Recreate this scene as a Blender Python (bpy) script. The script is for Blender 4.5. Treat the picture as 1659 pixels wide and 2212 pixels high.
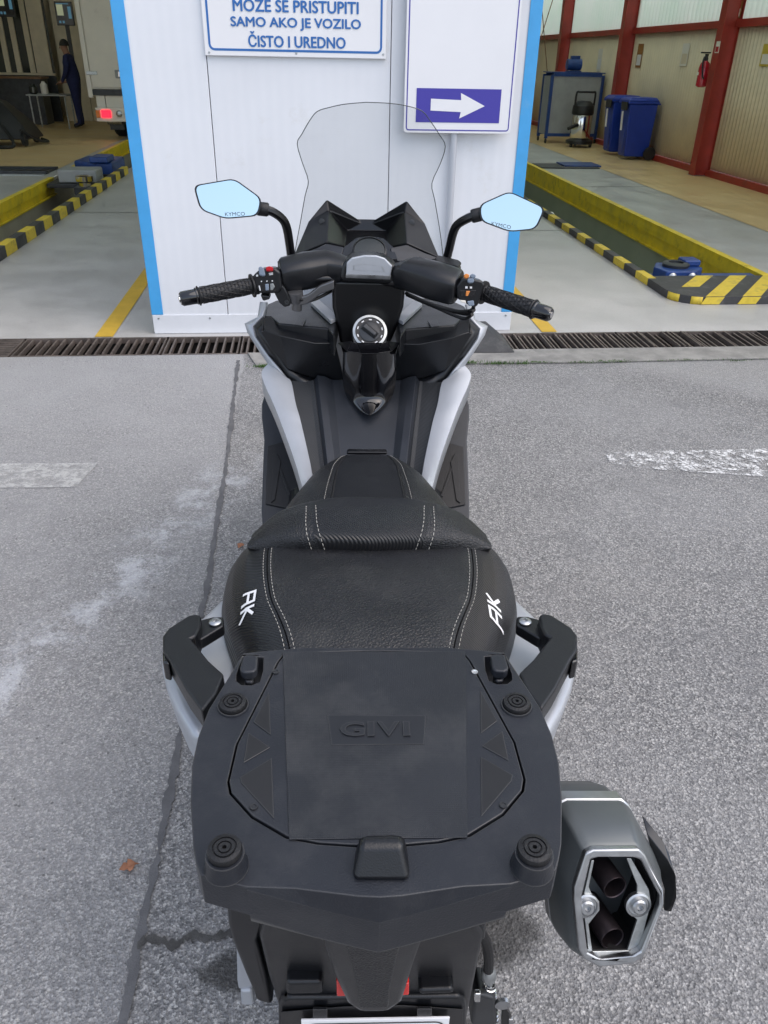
import bpy, bmesh, math, random
from mathutils import Vector, Matrix
random.seed(7)
R = math.radians
for o in list(bpy.data.objects): bpy.data.objects.remove(o)
scene = bpy.context.scene
COL = scene.collection

# ------------------------------------------------------------------ camera
CH, YAW, PITCH, ROLL = 1.52, -5.92, 30.3, 1.2          # height, degrees
FPX, CXP, CYP = 1680.0, 829.5, 1106.0                    # focal length in a 1659 x 2212 view of the photo
CR = Matrix.Rotation(R(YAW), 3, 'Z') @ Matrix.Rotation(R(90 - PITCH), 3, 'X') @ Matrix.Rotation(R(ROLL), 3, 'Z')
cam_d = bpy.data.cameras.new('camera')
cam = bpy.data.objects.new('camera', cam_d); COL.objects.link(cam)
cam.matrix_world = Matrix.Translation((0, 0, CH)) @ CR.to_4x4()
cam_d.sensor_fit = 'VERTICAL'; cam_d.sensor_height = 24.0; cam_d.lens = 24.0 * FPX / 2212.0
cam_d.clip_start = 0.02; cam_d.clip_end = 2000
scene.camera = cam
# ------------------------------------------------------------------ light
SUN_EL, SUN_AZ = 56.0, 122.0        # hazy sun off to the right, its light very soft
w = bpy.data.worlds.new('World'); scene.world = w; w.use_nodes = True
nt = w.node_tree; bg = nt.nodes['Background']
sky = nt.nodes.new('ShaderNodeTexSky'); sky.sky_type = 'NISHITA'; sky.sun_disc = False
sky.sun_elevation = R(SUN_EL); sky.sun_rotation = R(SUN_AZ)
sky.air_density = 1.0; sky.dust_density = 1.6; sky.ozone_density = 1.0
# thin even cloud veil over the whole sky
_tc = nt.nodes.new('ShaderNodeTexCoord'); _n = nt.nodes.new('ShaderNodeTexNoise'); _n.inputs['Scale'].default_value = 2.2; _n.inputs['Detail'].default_value = 7
_mp = nt.nodes.new('ShaderNodeMapping'); _mp.inputs['Scale'].default_value = (1, 1, 2.5); nt.links.new(_tc.outputs['Generated'], _mp.inputs[0]); nt.links.new(_mp.outputs[0], _n.inputs['Vector'])
_r = nt.nodes.new('ShaderNodeMapRange'); _r.inputs[1].default_value = .35; _r.inputs[2].default_value = .75; _r.inputs[3].default_value = .30; _r.inputs[4].default_value = .60; nt.links.new(_n.outputs[0], _r.inputs[0])
_x = nt.nodes.new('ShaderNodeMix'); _x.data_type = 'RGBA'; nt.links.new(_r.outputs[0], _x.inputs[0]); nt.links.new(sky.outputs[0], _x.inputs[6]); _x.inputs[7].default_value = (3.0, 3.15, 3.35, 1)
nt.links.new(_x.outputs[2], bg.inputs[0]); bg.inputs[1].default_value = 0.15
sd = bpy.data.lights.new('sun', 'SUN'); sd.energy = 0.8; sd.angle = R(70); sd.color = (1.0, 0.95, 0.88)
sun = bpy.data.objects.new('sun', sd); COL.objects.link(sun)
_d = Vector((math.sin(R(SUN_AZ)) * math.cos(R(SUN_EL)), math.cos(R(SUN_AZ)) * math.cos(R(SUN_EL)), math.sin(R(SUN_EL))))
sun.rotation_euler = _d.to_track_quat('Z', 'Y').to_euler()
vs = scene.view_settings
vs.view_transform = 'Standard'; vs.look = 'None'; vs.gamma = 1.0; vs.exposure = 1.15
vs.use_white_balance = True; vs.white_balance_temperature = 6750; vs.white_balance_tint = 12

# ------------------------------------------------------------------ pixels to places
def ray(px, py): return CR @ Vector(((px - CXP) / FPX, -(py - CYP) / FPX, -1.0))
def W(px, py, z=None, y=None, x=None):
    d = ray(px, py)
    t = (z - CH) / d.z if z is not None else (y / d.y if y is not None else x / d.x)
    return Vector((0, 0, CH)) + t * d
SYAW, CXS = -3.85, -0.016
SR = Matrix.Rotation(R(SYAW), 3, 'Z')
SO = Vector((CXS, 0, CH))
def S(p, z=None, y=None, x=None):            # point in the scooter's own frame
    d = SR.transposed() @ ray(*p)
    t = (z - SO.z) / d.z if z is not None else ((y - SO.y) / d.y if y is not None else (x - SO.x) / d.x)
    return SO + t * d
def SP(p, pt, n):                             # on a plane through pt with normal n
    d = SR.transposed() @ ray(*p); pt = Vector(pt); n = Vector(n)
    return SO + d * ((pt - SO).dot(n) / d.dot(n))
KK = 3048 / 1659
def zm(ox, oy, s): return lambda X, Y: ((ox + X / s) / KK, (oy + Y / s) / KK)
zA = zm(0, 0, 1.58); zB = zm(450, 0, .976); zC = zm(2050, 0, 1.638); zD = zm(700, 700, 1.0703)
zE = zm(950, 1300, 1.58); zF = zm(600, 2100, .9217); zG = zm(600, 2600, .9217); zH = zm(2000, 2900, 1.583)
zI = zm(700, 2200, 2.0738); zJ = zm(1400, 2200, 1.659); zK = zm(750, 3300, 2.0738); zL = zm(1450, 3300, 2.0738)
zM = zm(700, 650, 2.212); zN = zm(1450, 650, 2.0738); zO = zm(950, 1150, 3.0164)

# ------------------------------------------------------------------ materials
def mat(name, col, rough=.5, metal=0., var=0., vs=6., bump=0., bs=200., kind='noise', coat=0., rvar=0., spec=.5, dust=None, dust_s=8., dust_lo=.5, dust_hi=.75, wear=None):
    m = bpy.data.materials.new(name); m.use_nodes = True
    n, l = m.node_tree.nodes, m.node_tree.links
    b = n['Principled BSDF']
    b.inputs['Base Color'].default_value = (*col, 1); b.inputs['Roughness'].default_value = rough
    b.inputs['Metallic'].default_value = metal; b.inputs['Coat Weight'].default_value = coat
    b.inputs['Coat Roughness'].default_value = .05; b.inputs['Specular IOR Level'].default_value = spec
    tc = n.new('ShaderNodeTexCoord').outputs['Object']
    src = None
    if var or rvar:
        t = n.new('ShaderNodeTexNoise'); t.inputs['Scale'].default_value = vs; t.inputs['Detail'].default_value = 6
        t.inputs['Roughness'].default_value = .65
        l.new(tc, t.inputs['Vector'])
        if var:
            r = n.new('ShaderNodeValToRGB')
            r.color_ramp.elements[0].position = .3; r.color_ramp.elements[1].position = .7
            r.color_ramp.elements[0].color = (*[c * (1 - var) for c in col], 1)
            r.color_ramp.elements[1].color = (*[min(1, c * (1 + var)) for c in col], 1)
            l.new(t.outputs[0], r.inputs[0]); src = r.outputs[0]
        if rvar:
            mr = n.new('ShaderNodeMapRange'); mr.inputs[1].default_value = .3; mr.inputs[2].default_value = .7
            mr.inputs[3].default_value = max(0, rough - rvar); mr.inputs[4].default_value = min(1, rough + rvar)
            l.new(t.outputs[0], mr.inputs[0]); l.new(mr.outputs[0], b.inputs['Roughness'])
    if dust:
        t2 = n.new('ShaderNodeTexNoise'); t2.inputs['Scale'].default_value = dust_s; t2.inputs['Detail'].default_value = 9
        t2.inputs['Roughness'].default_value = .72; l.new(tc, t2.inputs['Vector'])
        mr2 = n.new('ShaderNodeMapRange'); mr2.inputs[1].default_value = dust_lo; mr2.inputs[2].default_value = dust_hi
        l.new(t2.outputs[0], mr2.inputs[0])
        mx = n.new('ShaderNodeMix'); mx.data_type = 'RGBA'; l.new(mr2.outputs[0], mx.inputs[0])
        if src: l.new(src, mx.inputs[6])
        else: mx.inputs[6].default_value = (*col, 1)
        mx.inputs[7].default_value = (*dust, 1); src = mx.outputs[2]
    if wear:                                     # rubbed, paler edges that also paint in edge highlights
        bv = n.new('ShaderNodeBevel'); bv.samples = 4; bv.inputs['Radius'].default_value = .0016
        ge = n.new('ShaderNodeNewGeometry'); dt = n.new('ShaderNodeVectorMath'); dt.operation = 'DOT_PRODUCT'
        l.new(bv.outputs[0], dt.inputs[0]); l.new(ge.outputs['Normal'], dt.inputs[1])
        mr3 = n.new('ShaderNodeMapRange'); mr3.inputs[1].default_value = .995; mr3.inputs[2].default_value = .93; mr3.inputs[3].default_value = 0.; mr3.inputs[4].default_value = .8
        l.new(dt.outputs['Value'], mr3.inputs[0]); mx3 = n.new('ShaderNodeMix'); mx3.data_type = 'RGBA'; l.new(mr3.outputs[0], mx3.inputs[0])
        if src: l.new(src, mx3.inputs[6])
        else: mx3.inputs[6].default_value = (*col, 1)
        mx3.inputs[7].default_value = (*wear, 1); src = mx3.outputs[2]
    if src: l.new(src, b.inputs['Base Color'])
    if bump:
        bp = n.new('ShaderNodeBump'); bp.inputs['Strength'].default_value = 1.0; bp.inputs['Distance'].default_value = bump
        if kind == 'noise':
            t = n.new('ShaderNodeTexNoise'); t.inputs['Scale'].default_value = bs; t.inputs['Detail'].default_value = 4; o = t.outputs[0]
            l.new(tc, t.inputs['Vector'])
        elif kind == 'leather':
            t = n.new('ShaderNodeTexVoronoi'); t.feature = 'DISTANCE_TO_EDGE'; t.inputs['Scale'].default_value = bs
            l.new(tc, t.inputs['Vector'])
            mr = n.new('ShaderNodeMapRange'); mr.inputs[2].default_value = .25; l.new(t.outputs[0], mr.inputs[0]); o = mr.outputs[0]
        elif kind == 'cells':
            t = n.new('ShaderNodeTexVoronoi'); t.inputs['Scale'].default_value = bs; t.inputs['Randomness'].default_value = .15
            l.new(tc, t.inputs['Vector']); o = t.outputs[0]
        elif kind in ('diag', 'ribs'):
            mp = n.new('ShaderNodeMapping'); mp.inputs['Rotation'].default_value = (0, 0, R(35 if kind == 'diag' else 0))
            l.new(tc, mp.inputs['Vector'])
            t = n.new('ShaderNodeTexWave'); t.inputs['Scale'].default_value = bs; t.inputs['Distortion'].default_value = .3
            t.bands_direction = 'Y' if kind == 'diag' else 'X'
            l.new(mp.outputs[0], t.inputs['Vector']); o = t.outputs[1]
        l.new(o, bp.inputs['Height']); l.new(bp.outputs[0], b.inputs['Normal'])
    return m

MT = {}
def defmats():
    d = MT
    d['plastic'] = mat('matte_black_plastic', (.006, .0067, .0085), .33, var=.2, vs=9, bump=.00025, bs=700, rvar=.07, dust=(.02, .02, .02), dust_s=14, dust_lo=.58, dust_hi=.95, wear=(.06, .058, .056))
    d['rack'] = mat('rack_plastic', (.0125, .0145, .0195), .38, var=.25, vs=5, bump=.0003, bs=600, rvar=.09, dust=(.045, .045, .046), dust_s=10, dust_lo=.50, dust_hi=.95, wear=(.085, .083, .08))
    d['rackgrip'] = mat('rack_grip_rubber', (.0125, .0142, .018), .40, var=.25, vs=6, bump=.0004, bs=520, kind='cells', rvar=.08, dust=(.06, .06, .06), dust_s=7, dust_lo=.50, dust_hi=.9)
    d['leather'] = mat('seat_leather', (.0095, .0102, .012), .41, var=.25, vs=12, bump=.0005, bs=230, kind='leather', rvar=.08, dust=(.042, .042, .040), dust_s=9, dust_lo=.50, dust_hi=.9)
    d['carbon'] = mat('seat_carbon_vinyl', (.009, .0095, .011), .38, var=.2, vs=12, bump=.0009, bs=95, kind='diag', rvar=.06, dust=(.03, .03, .029), dust_s=24, dust_lo=.58, dust_hi=.9)
    d['thread'] = mat('stitch_thread', (.42, .40, .36), .8)
    d['tunnel'] = mat('tunnel_plastic', (.019, .022, .028), .40, var=.15, vs=7, bump=.0003, bs=800, rvar=.06)
    d['tunnelgrain'] = mat('tunnel_grain', (.034, .036, .039), .44, var=.15, vs=7, bump=.0008, bs=90, kind='diag')
    d['gloss'] = mat('gloss_black', (.004, .004, .005), .06, coat=.6, rvar=.02, vs=30)
    d['satin'] = mat('satin_black', (.004, .004, .005), .28, bump=.0002, bs=600)
    d['rubber'] = mat('grip_rubber', (.007, .007, .008), .5, bump=.0006, bs=500)
    d['silver'] = mat('silver_paint', (.43, .45, .48), .36, metal=.35, var=.04, vs=14, rvar=.05)
    d['alu'] = mat('brushed_metal', (.47, .48, .49), .36, metal=1., var=.08, vs=40, rvar=.1)
    d['chrome'] = mat('polished_metal', (.75, .75, .74), .12, metal=1., rvar=.05, vs=60)
    d['muffler'] = mat('muffler_paint', (.125, .138, .142), .40, metal=.45, var=.08, vs=5, rvar=.05, dust=(.15, .12, .09), dust_s=22, dust_lo=.66, dust_hi=.9)
    d['pipe'] = mat('pipe_steel', (.05, .04, .045), .42, metal=.8, var=.3, vs=20)
    d['red'] = mat('red_plastic', (.55, .012, .02), .3)
    d['orange'] = mat('orange_plastic', (.75, .26, .06), .35)
    d['bluegrey'] = mat('blue_grey_button', (.22, .27, .34), .4)
    d['white'] = mat('white_print', (.8, .8, .8), .45)
    d['gauge'] = mat('gauge_glass', (.012, .018, .020), .25)
    d['tailred'] = mat('tail_lamp_red', (.6, .02, .015), .15, coat=.4)
    d['plate'] = mat('number_plate_white', (.82, .82, .83), .35)
    d['blackprint'] = mat('black_print', (.01, .01, .01), .5)
    d['mirror'] = mat('mirror_glass', (.62, .775, .815), .015, metal=1.)
    d['tyre'] = mat('tyre_rubber', (.018, .018, .018), .8, var=.3, vs=30, bump=.001, bs=200)
    d['zinc'] = mat('zinc_steel', (.45, .47, .47), .4, metal=.9, var=.3, vs=40)
defmats()

# ------------------------------------------------------------------ builders
OFF = {}                                     # object name -> offset of its local frame (world or scooter frame)
def link(o, parent=None):
    COL.objects.link(o)
    if parent is not None: o.parent = parent
    return o
def smooth(me, ang=35):
    for p in me.polygons: p.use_smooth = True
    me.set_sharp_from_angle(angle=R(ang))
def mesh(name, verts, faces, m, parent=None, bevel=0., sub=0, ang=35, seg=2, origin=None, solid=0., face=(0, -.6, .8)):
    me = bpy.data.meshes.new(name)
    off = Vector((0, 0, 0))
    if parent is not None: off = OFF[parent.name]
    elif origin is not None: off = Vector(origin)
    me.from_pydata([tuple(Vector(v) - off) for v in verts], [], faces)
    bm = bmesh.new(); bm.from_mesh(me)
    bmesh.ops.remove_doubles(bm, verts=bm.verts, dist=1e-6)
    bmesh.ops.recalc_face_normals(bm, faces=bm.faces)
    if solid and sum(f.calc_area() * f.normal.dot(Vector(face)) for f in bm.faces) < 0: bmesh.ops.reverse_faces(bm, faces=bm.faces)
    bm.to_mesh(me); bm.free()
    me.materials.append(MT[m] if isinstance(m, str) else m)
    smooth(me, ang)
    o = bpy.data.objects.new(name, me); link(o, parent)
    OFF[o.name] = off
    if parent is None: o.location = off
    if solid:
        s = o.modifiers.new('solid', 'SOLIDIFY'); s.thickness = solid; s.offset = -1
    if sub:
        s = o.modifiers.new('sub', 'SUBSURF'); s.levels = sub; s.render_levels = sub
    if bevel:
        b = o.modifiers.new('bevel', 'BEVEL'); b.width = bevel; b.segments = seg; b.limit_method = 'ANGLE'; b.angle_limit = R(28)
        b.harden_normals = True
    return o
def slab(name, pts, vec, m, parent=None, bevel=0., **k):
    n = len(pts); vec = Vector(vec)
    v = [Vector(p) for p in pts] + [Vector(p) + vec for p in pts]
    f = [list(range(n)), list(range(2 * n - 1, n - 1, -1))] + [[i, (i + 1) % n, n + (i + 1) % n, n + i] for i in range(n)]
    return mesh(name, v, f, m, parent, bevel, **k)
def boxv(a, b):
    (x0, y0, z0), (x1, y1, z1) = a, b
    v = [(x0, y0, z0), (x1, y0, z0), (x1, y1, z0), (x0, y1, z0), (x0, y0, z1), (x1, y0, z1), (x1, y1, z1), (x0, y1, z1)]
    f = [(0, 3, 2, 1), (4, 5, 6, 7), (0, 1, 5, 4), (1, 2, 6, 5), (2, 3, 7, 6), (3, 0, 4, 7)]
    return v, f
def box(name, a, b, m, parent=None, bevel=0., **k):
    v, f = boxv(a, b); return mesh(name, v, f, m, parent, bevel, **k)
def loft(name, rings, m, parent=None, closed=True, cap=True, bevel=0., **k):
    n = len(rings[0]); v = [p for r in rings for p in r]; f = []
    for i in range(len(rings) - 1):
        for j in range(n if closed else n - 1):
            a, b = i * n + j, i * n + (j + 1) % n
            f.append([a, b, b + n, a + n])
    if cap and closed:
        f.append(list(range(n))[::-1]); f.append([(len(rings) - 1) * n + j for j in range(n)])
    return mesh(name, v, f, m, parent, bevel, **k)
def frame(d):
    d = Vector(d).normalized()
    a = Vector((0, 0, 1)) if abs(d.z) < .9 else Vector((0, 1, 0))
    u = d.cross(a).normalized(); v = u.cross(d).normalized(); return u, v
def tube_rings(pts, rad, n=10):
    pts = [Vector(p) for p in pts]; rings = []; u = None
    for i, p in enumerate(pts):
        d = (pts[min(i + 1, len(pts) - 1)] - pts[max(i - 1, 0)]).normalized()
        if u is None: u, v = frame(d)
        u = (u - d * u.dot(d)).normalized(); v = d.cross(u)
        r = rad[i] if isinstance(rad, (list, tuple)) else rad
        rings.append([p + r * (math.cos(2 * math.pi * j / n) * u + math.sin(2 * math.pi * j / n) * v) for j in range(n)])
    return rings
def tube(name, pts, rad, m, parent=None, n=10, **k):
    return loft(name, tube_rings(pts, rad, n), m, parent, **k)
def lathe(name, prof, c, d, m, parent=None, n=24, **k):      # prof: (radius, height along d)
    u, v = frame(d); d = Vector(d).normalized(); c = Vector(c)
    rings = [[c + d * h + max(r, 1e-4) * (math.cos(2 * math.pi * j / n) * u + math.sin(2 * math.pi * j / n) * v) for j in range(n)] for r, h in prof]
    return loft(name, rings, m, parent, **k)
def multi(name, items, m, parent=None, **k):                  # several (verts, faces) joined into one part
    V, F = [], []
    for v, f in items:
        b = len(V); V += list(v); F += [[i + b for i in q] for q in f]
    return mesh(name, V, F, m, parent, **k)
def tube_vf(pts, rad, n=6):
    r = tube_rings(pts, rad, n); v = [p for q in r for p in q]; f = []
    for i in range(len(r) - 1):
        for j in range(n): f.append([i * n + j, i * n + (j + 1) % n, (i + 1) * n + (j + 1) % n, (i + 1) * n + j])
    f.append(list(range(n))[::-1]); f.append([(len(r) - 1) * n + j for j in range(n)])
    return v, f
def spline(pts, k=4, closed=False):                            # Catmull-Rom resample
    P = [Vector(p) for p in pts]; n = len(P); out = []
    rng = range(n if closed else n - 1)
    for i in rng:
        if closed: a, b, c, d = P[(i - 1) % n], P[i], P[(i + 1) % n], P[(i + 2) % n]
        else: a, b, c, d = P[max(i - 1, 0)], P[i], P[i + 1], P[min(i + 2, n - 1)]
        for j in range(k):
            t = j / k
            out.append(.5 * ((2 * b) + (c - a) * t + (2 * a - 5 * b + 4 * c - d) * t * t + (3 * b - a - 3 * c + d) * t ** 3))
    if not closed: out.append(P[-1])
    return out
def holed(name, outer, holes, vec, m, parent=None, bevel=0., **kw):   # flat plate with holes, thickness vec
    from mathutils.geometry import tessellate_polygon
    loops = [[Vector(p) for p in lp] for lp in [outer] + holes]
    vec = Vector(vec); flat_ = [p for lp in loops for p in lp]; n = len(flat_)
    V = flat_ + [p + vec for p in flat_]; F = []
    for t in tessellate_polygon(loops): F.append(list(t)); F.append([q + n for q in t[::-1]])
    b = 0
    for lp in loops:
        k = len(lp)
        for i in range(k): F.append([b + i, b + (i + 1) % k, n + b + (i + 1) % k, n + b + i])
        b += k
    return mesh(name, V, F, m, parent, bevel, **kw)
def mirx(p): return Vector((-p[0], p[1], p[2]))
def both(fn):                                   # run a builder for the right (+1) and left (-1) side
    for s in (1, -1): fn(s)
def sx(pts, s): return [Vector((s * abs(p[0]), p[1], p[2])) for p in pts]
def tag(o, label, cat, group=None, kind=None):
    if label: o['label'] = label
    if cat: o['category'] = cat
    if group: o['group'] = group
    if kind: o['kind'] = kind
    return o
def thing(name, label, cat, loc, group=None):
    o = bpy.data.objects.new(name, None); o.empty_display_size = .1; COL.objects.link(o); o.location = loc
    OFF[o.name] = Vector(loc); return tag(o, label, cat, group)
def text_vf(s, width, height=None, ext=0., bold=.006):
    c = bpy.data.curves.new('t', 'FONT'); c.body = s; c.offset = bold; c.size = 1; c.extrude = ext; c.resolution_u = 3
    o = bpy.data.objects.new('t', c); COL.objects.link(o)
    dg = bpy.context.evaluated_depsgraph_get(); me = bpy.data.meshes.new_from_object(o.evaluated_get(dg))
    V = [v.co.copy() for v in me.vertices]; F = [list(p.vertices) for p in me.polygons]
    bpy.data.objects.remove(o); bpy.data.curves.remove(c); bpy.data.meshes.remove(me)
    x0 = min(v.x for v in V); x1 = max(v.x for v in V); y0 = min(v.y for v in V); y1 = max(v.y for v in V)
    sxx = width / (x1 - x0); syy = (height / (y1 - y0)) if height else sxx
    return [Vector(((v.x - (x0 + x1) / 2) * sxx, (v.y - (y0 + y1) / 2) * syy, v.z)) for v in V], F
def text(name, s, c, right, up, width, height, m, parent, lift=.0006, weight=0.):
    V, F = text_vf(s, width, height, 0., 0.); right = Vector(right).normalized(); up = Vector(up).normalized(); n = right.cross(up)
    if weight:
        VV, FF = [], []
        for k, (dx, dy) in enumerate(((0, 0), (weight, 0), (-weight, 0), (0, weight * .7), (0, -weight * .7))):
            b = len(VV); VV += [Vector((v.x + dx, v.y + dy, k * .00025)) for v in V]; FF += [[i + b for i in f] for f in F]
        V, F = VV, FF
    return mesh(name, [Vector(c) + right * v.x + up * v.y + n * (lift + v.z) for v in V], F, m, parent)
def roundpoly(pts, r, k=4):                       # round the corners of a polygon
    P_ = [Vector(p) for p in pts]; n = len(P_); out = []
    for i in range(n):
        a, b, c = P_[i - 1], P_[i], P_[(i + 1) % n]; u = (a - b); v = (c - b); d = min(r, u.length * .45, v.length * .45)
        p0 = b + u.normalized() * d; p1 = b + v.normalized() * d
        for j in range(k + 1): t = j / k; out.append(p0 * (1 - t) ** 2 + b * 2 * t * (1 - t) + p1 * t * t)
    return out
# ================================================================== SETTING
class NG:                                        # tiny node helper
    def __init__(s, name):
        s.m = bpy.data.materials.new(name); s.m.use_nodes = True; s.n = s.m.node_tree.nodes; s.l = s.m.node_tree.links
        s.b = s.n['Principled BSDF']; s.tc = s.n.new('ShaderNodeTexCoord').outputs['Object']
    def noise(s, sc, det=5, ro=.6, vec=None):
        t = s.n.new('ShaderNodeTexNoise'); t.inputs['Scale'].default_value = sc; t.inputs['Detail'].default_value = det
        t.inputs['Roughness'].default_value = ro; s.l.new(vec or s.tc, t.inputs['Vector']); return t.outputs[0]
    def vor(s, sc, out=0, feat='F1', vec=None):
        t = s.n.new('ShaderNodeTexVoronoi'); t.feature = feat; t.inputs['Scale'].default_value = sc
        s.l.new(vec or s.tc, t.inputs['Vector']); return t.outputs[out]
    def rng(s, v, a, b, c=0., d=1.):
        t = s.n.new('ShaderNodeMapRange'); t.interpolation_type = 'SMOOTHSTEP'
        for i, q in enumerate((a, b, c, d)): t.inputs[1 + i].default_value = q
        s.l.new(v, t.inputs[0]); return t.outputs[0]
    def math(s, op, a, b=None):
        t = s.n.new('ShaderNodeMath'); t.operation = op
        for i, q in enumerate((a, b)):
            if q is None: continue
            if isinstance(q, (int, float)): t.inputs[i].default_value = q
            else: s.l.new(q, t.inputs[i])
        return t.outputs[0]
    def mix(s, f, a, b):
        t = s.n.new('ShaderNodeMix'); t.data_type = 'RGBA'
        if isinstance(f, (int, float)): t.inputs[0].default_value = f
        else: s.l.new(f, t.inputs[0])
        for i, q in ((6, a), (7, b)):
            if isinstance(q, tuple): t.inputs[i].default_value = (*q, 1)
            else: s.l.new(q, t.inputs[i])
        return t.outputs[2]
    def ramp(s, v, stops):
        t = s.n.new('ShaderNodeValToRGB'); e = t.color_ramp.elements
        while len(e) < len(stops): e.new(.5)
        for q, (p, c) in zip(e, stops): q.position = p; q.color = (*c, 1)
        s.l.new(v, t.inputs[0]); return t.outputs[0]
    def xyz(s):
        t = s.n.new('ShaderNodeSeparateXYZ'); s.l.new(s.tc, t.inputs[0]); return t.outputs
    def bump(s, h, dist):
        t = s.n.new('ShaderNodeBump'); t.inputs['Distance'].default_value = dist; s.l.new(h, t.inputs['Height'])
        s.l.new(t.outputs[0], s.b.inputs['Normal'])
    def mixv(s):                                  # wobbled coordinates
        t = s.n.new('ShaderNodeTexNoise'); t.inputs['Scale'].default_value = 9; s.l.new(s.tc, t.inputs['Vector'])
        v = s.n.new('ShaderNodeVectorMath'); v.operation = 'MULTIPLY_ADD'; s.l.new(t.outputs[1], v.inputs[0]); v.inputs[1].default_value = (.12, .12, 0); s.l.new(s.tc, v.inputs[2]); return v.outputs[0]
    def done(s, col=None, rough=.8):
        if col is not None: s.l.new(col, s.b.inputs['Base Color'])
        if isinstance(rough, (int, float)): s.b.inputs['Roughness'].default_value = rough
        else: s.l.new(rough, s.b.inputs['Roughness'])
        return s.m
def g3(v): return (v, v, v * 1.02)

def asphalt():
    g = NG('worn_asphalt'); X, Y, Z = g.xyz()
    sep = g.n.new('ShaderNodeSeparateColor'); g.l.new(g.vor(230, 1), sep.inputs[0]); cell = sep.outputs[0]
    sep2 = g.n.new('ShaderNodeSeparateColor'); g.l.new(g.vor(118, 1), sep2.inputs[0]); cell2 = sep2.outputs[1]
    c = g.ramp(cell, [(0, g3(.06)), (.3, g3(.16)), (.72, (.28, .275, .27)), (1, (.62, .61, .59))])
    c2 = g.ramp(cell2, [(0, g3(.12)), (.6, g3(.225)), (1, (.43, .415, .40))])
    c = g.mix(.42, c, c2)
    c = g.mix(g.rng(g.vor(118, 0, 'DISTANCE_TO_EDGE'), .0, .12, .35, 0), c, (.055, .055, .057))   # binder between the stones
    big = g.noise(.9, 7, .62)
    c = g.mix(g.rng(big, .38, .7, 0, .40), c, (.33, .33, .332))
    c = g.mix(g.rng(g.noise(2.7, 6, .6), .5, .75, 0, .45), c, (.14, .14, .145))
    # the older, paler strip left of the tar seam, paler still near the hall
    wob = g.math('ADD', X, g.math('MULTIPLY', g.noise(3., 3), .05))
    left = g.rng(wob, -.34, -.36)
    c = g.mix(g.math('MULTIPLY', left, g.math('ADD', g.rng(Y, 2.0, 4.4, .12, .55), g.math('MULTIPLY', g.rng(g.noise(1.6, 5), .35, .7), .2))), c, (.38, .38, .385))
    # rain-washed pale fan on the right, in front of the channel
    fan = g.math('MULTIPLY', g.rng(g.math('SUBTRACT', X, g.math('MULTIPLY', g.math('SUBTRACT', 4.3, Y), 1.0)), 1.55, 1.9), g.rng(Y, 2.9, 3.6))
    c = g.mix(g.math('MULTIPLY', fan, .45), c, (.36, .36, .36))
    # chalky smear
    ln = g.math('ABSOLUTE', g.math('ADD', g.math('SUBTRACT', X, g.math('MULTIPLY', g.math('SUBTRACT', Y, 2.1), .42)), .70))
    sm = g.math('MULTIPLY', g.rng(ln, .0, .22, 1, 0), g.math('MULTIPLY', g.rng(g.noise(6, 9, .8), .46, .62), g.rng(Y, 3.2, 2.9)))
    sm = g.math('MULTIPLY', sm, g.rng(Y, 1.2, 1.6))
    c = g.mix(g.math('MULTIPLY', sm, .55), c, (.60, .62, .66))
    st = g.n.new('ShaderNodeSeparateColor'); g.l.new(g.vor(48, 1), st.inputs[0])          # scattered bigger pale and dark stones
    near = g.rng(g.vor(48), .22, .12)
    c = g.mix(g.math('MULTIPLY', near, g.rng(st.outputs[0], .82, .86, 0, .75)), c, (.50, .485, .46)); c = g.mix(g.math('MULTIPLY', near, g.rng(st.outputs[1], .85, .88, 0, .7)), c, (.07, .07, .072))
    c = g.mix(g.rng(g.noise(.55, 4), .52, .66, 0, .30), c, (.30, .285, .265))
    sp = g.math('MULTIPLY', g.rng(g.noise(5.5, 9, .8), .66, .74), .55)
    c = g.mix(sp, c, (.50, .51, .53))
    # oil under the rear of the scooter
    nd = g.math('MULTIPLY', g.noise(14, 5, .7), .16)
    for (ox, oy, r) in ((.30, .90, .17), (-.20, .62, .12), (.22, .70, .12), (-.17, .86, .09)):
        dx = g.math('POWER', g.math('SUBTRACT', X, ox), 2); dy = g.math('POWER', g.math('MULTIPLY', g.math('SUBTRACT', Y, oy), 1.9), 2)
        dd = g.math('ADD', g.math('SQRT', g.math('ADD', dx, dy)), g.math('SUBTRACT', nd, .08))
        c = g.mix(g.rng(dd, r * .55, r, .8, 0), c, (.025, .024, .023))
    h = g.math('ADD', g.math('MULTIPLY', g.vor(118), .7), g.math('MULTIPLY', g.vor(230), .5))
    g.bump(h, .0042)
    return g.done(c, .86)
MT['asphalt'] = asphalt()
def concrete(name, a, b, sc=2.5, rough=.55, fine=90., tyre=False):
    g = NG(name); c = g.mix(g.rng(g.noise(sc, 8, .65), .3, .7), a, b)
    c = g.mix(g.rng(g.noise(fine, 3), .45, .75, 0, .22), c, tuple(q * .6 for q in a))
    c = g.mix(g.rng(g.noise(sc * 2.3, 9, .7), .6, .78, 0, .45), c, tuple(q * .55 for q in a))
    g.bump(g.noise(fine * 2, 3), .0012)
    return g.done(c, g.rng(g.noise(sc * 2, 5), .3, .7, rough - .1, rough + .12))
MT['hallfloor'] = concrete('hall_concrete', (.40, .395, .385), (.50, .49, .475), 1.3, .42)
MT['tanfloor'] = concrete('tan_floor_coating', (.66, .46, .22), (.74, .54, .28), 1.2, .40)
MT['strip'] = concrete('kerb_concrete', (.20, .195, .185), (.33, .32, .30), 9, .85, 160)
MT['pitwall'] = concrete('pit_wall_paint', (.34, .37, .29), (.42, .45, .36), 3, .5)
MT['pitbeige'] = concrete('pit_wall_beige', (.42, .39, .32), (.52, .49, .41), 3, .6)
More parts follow.
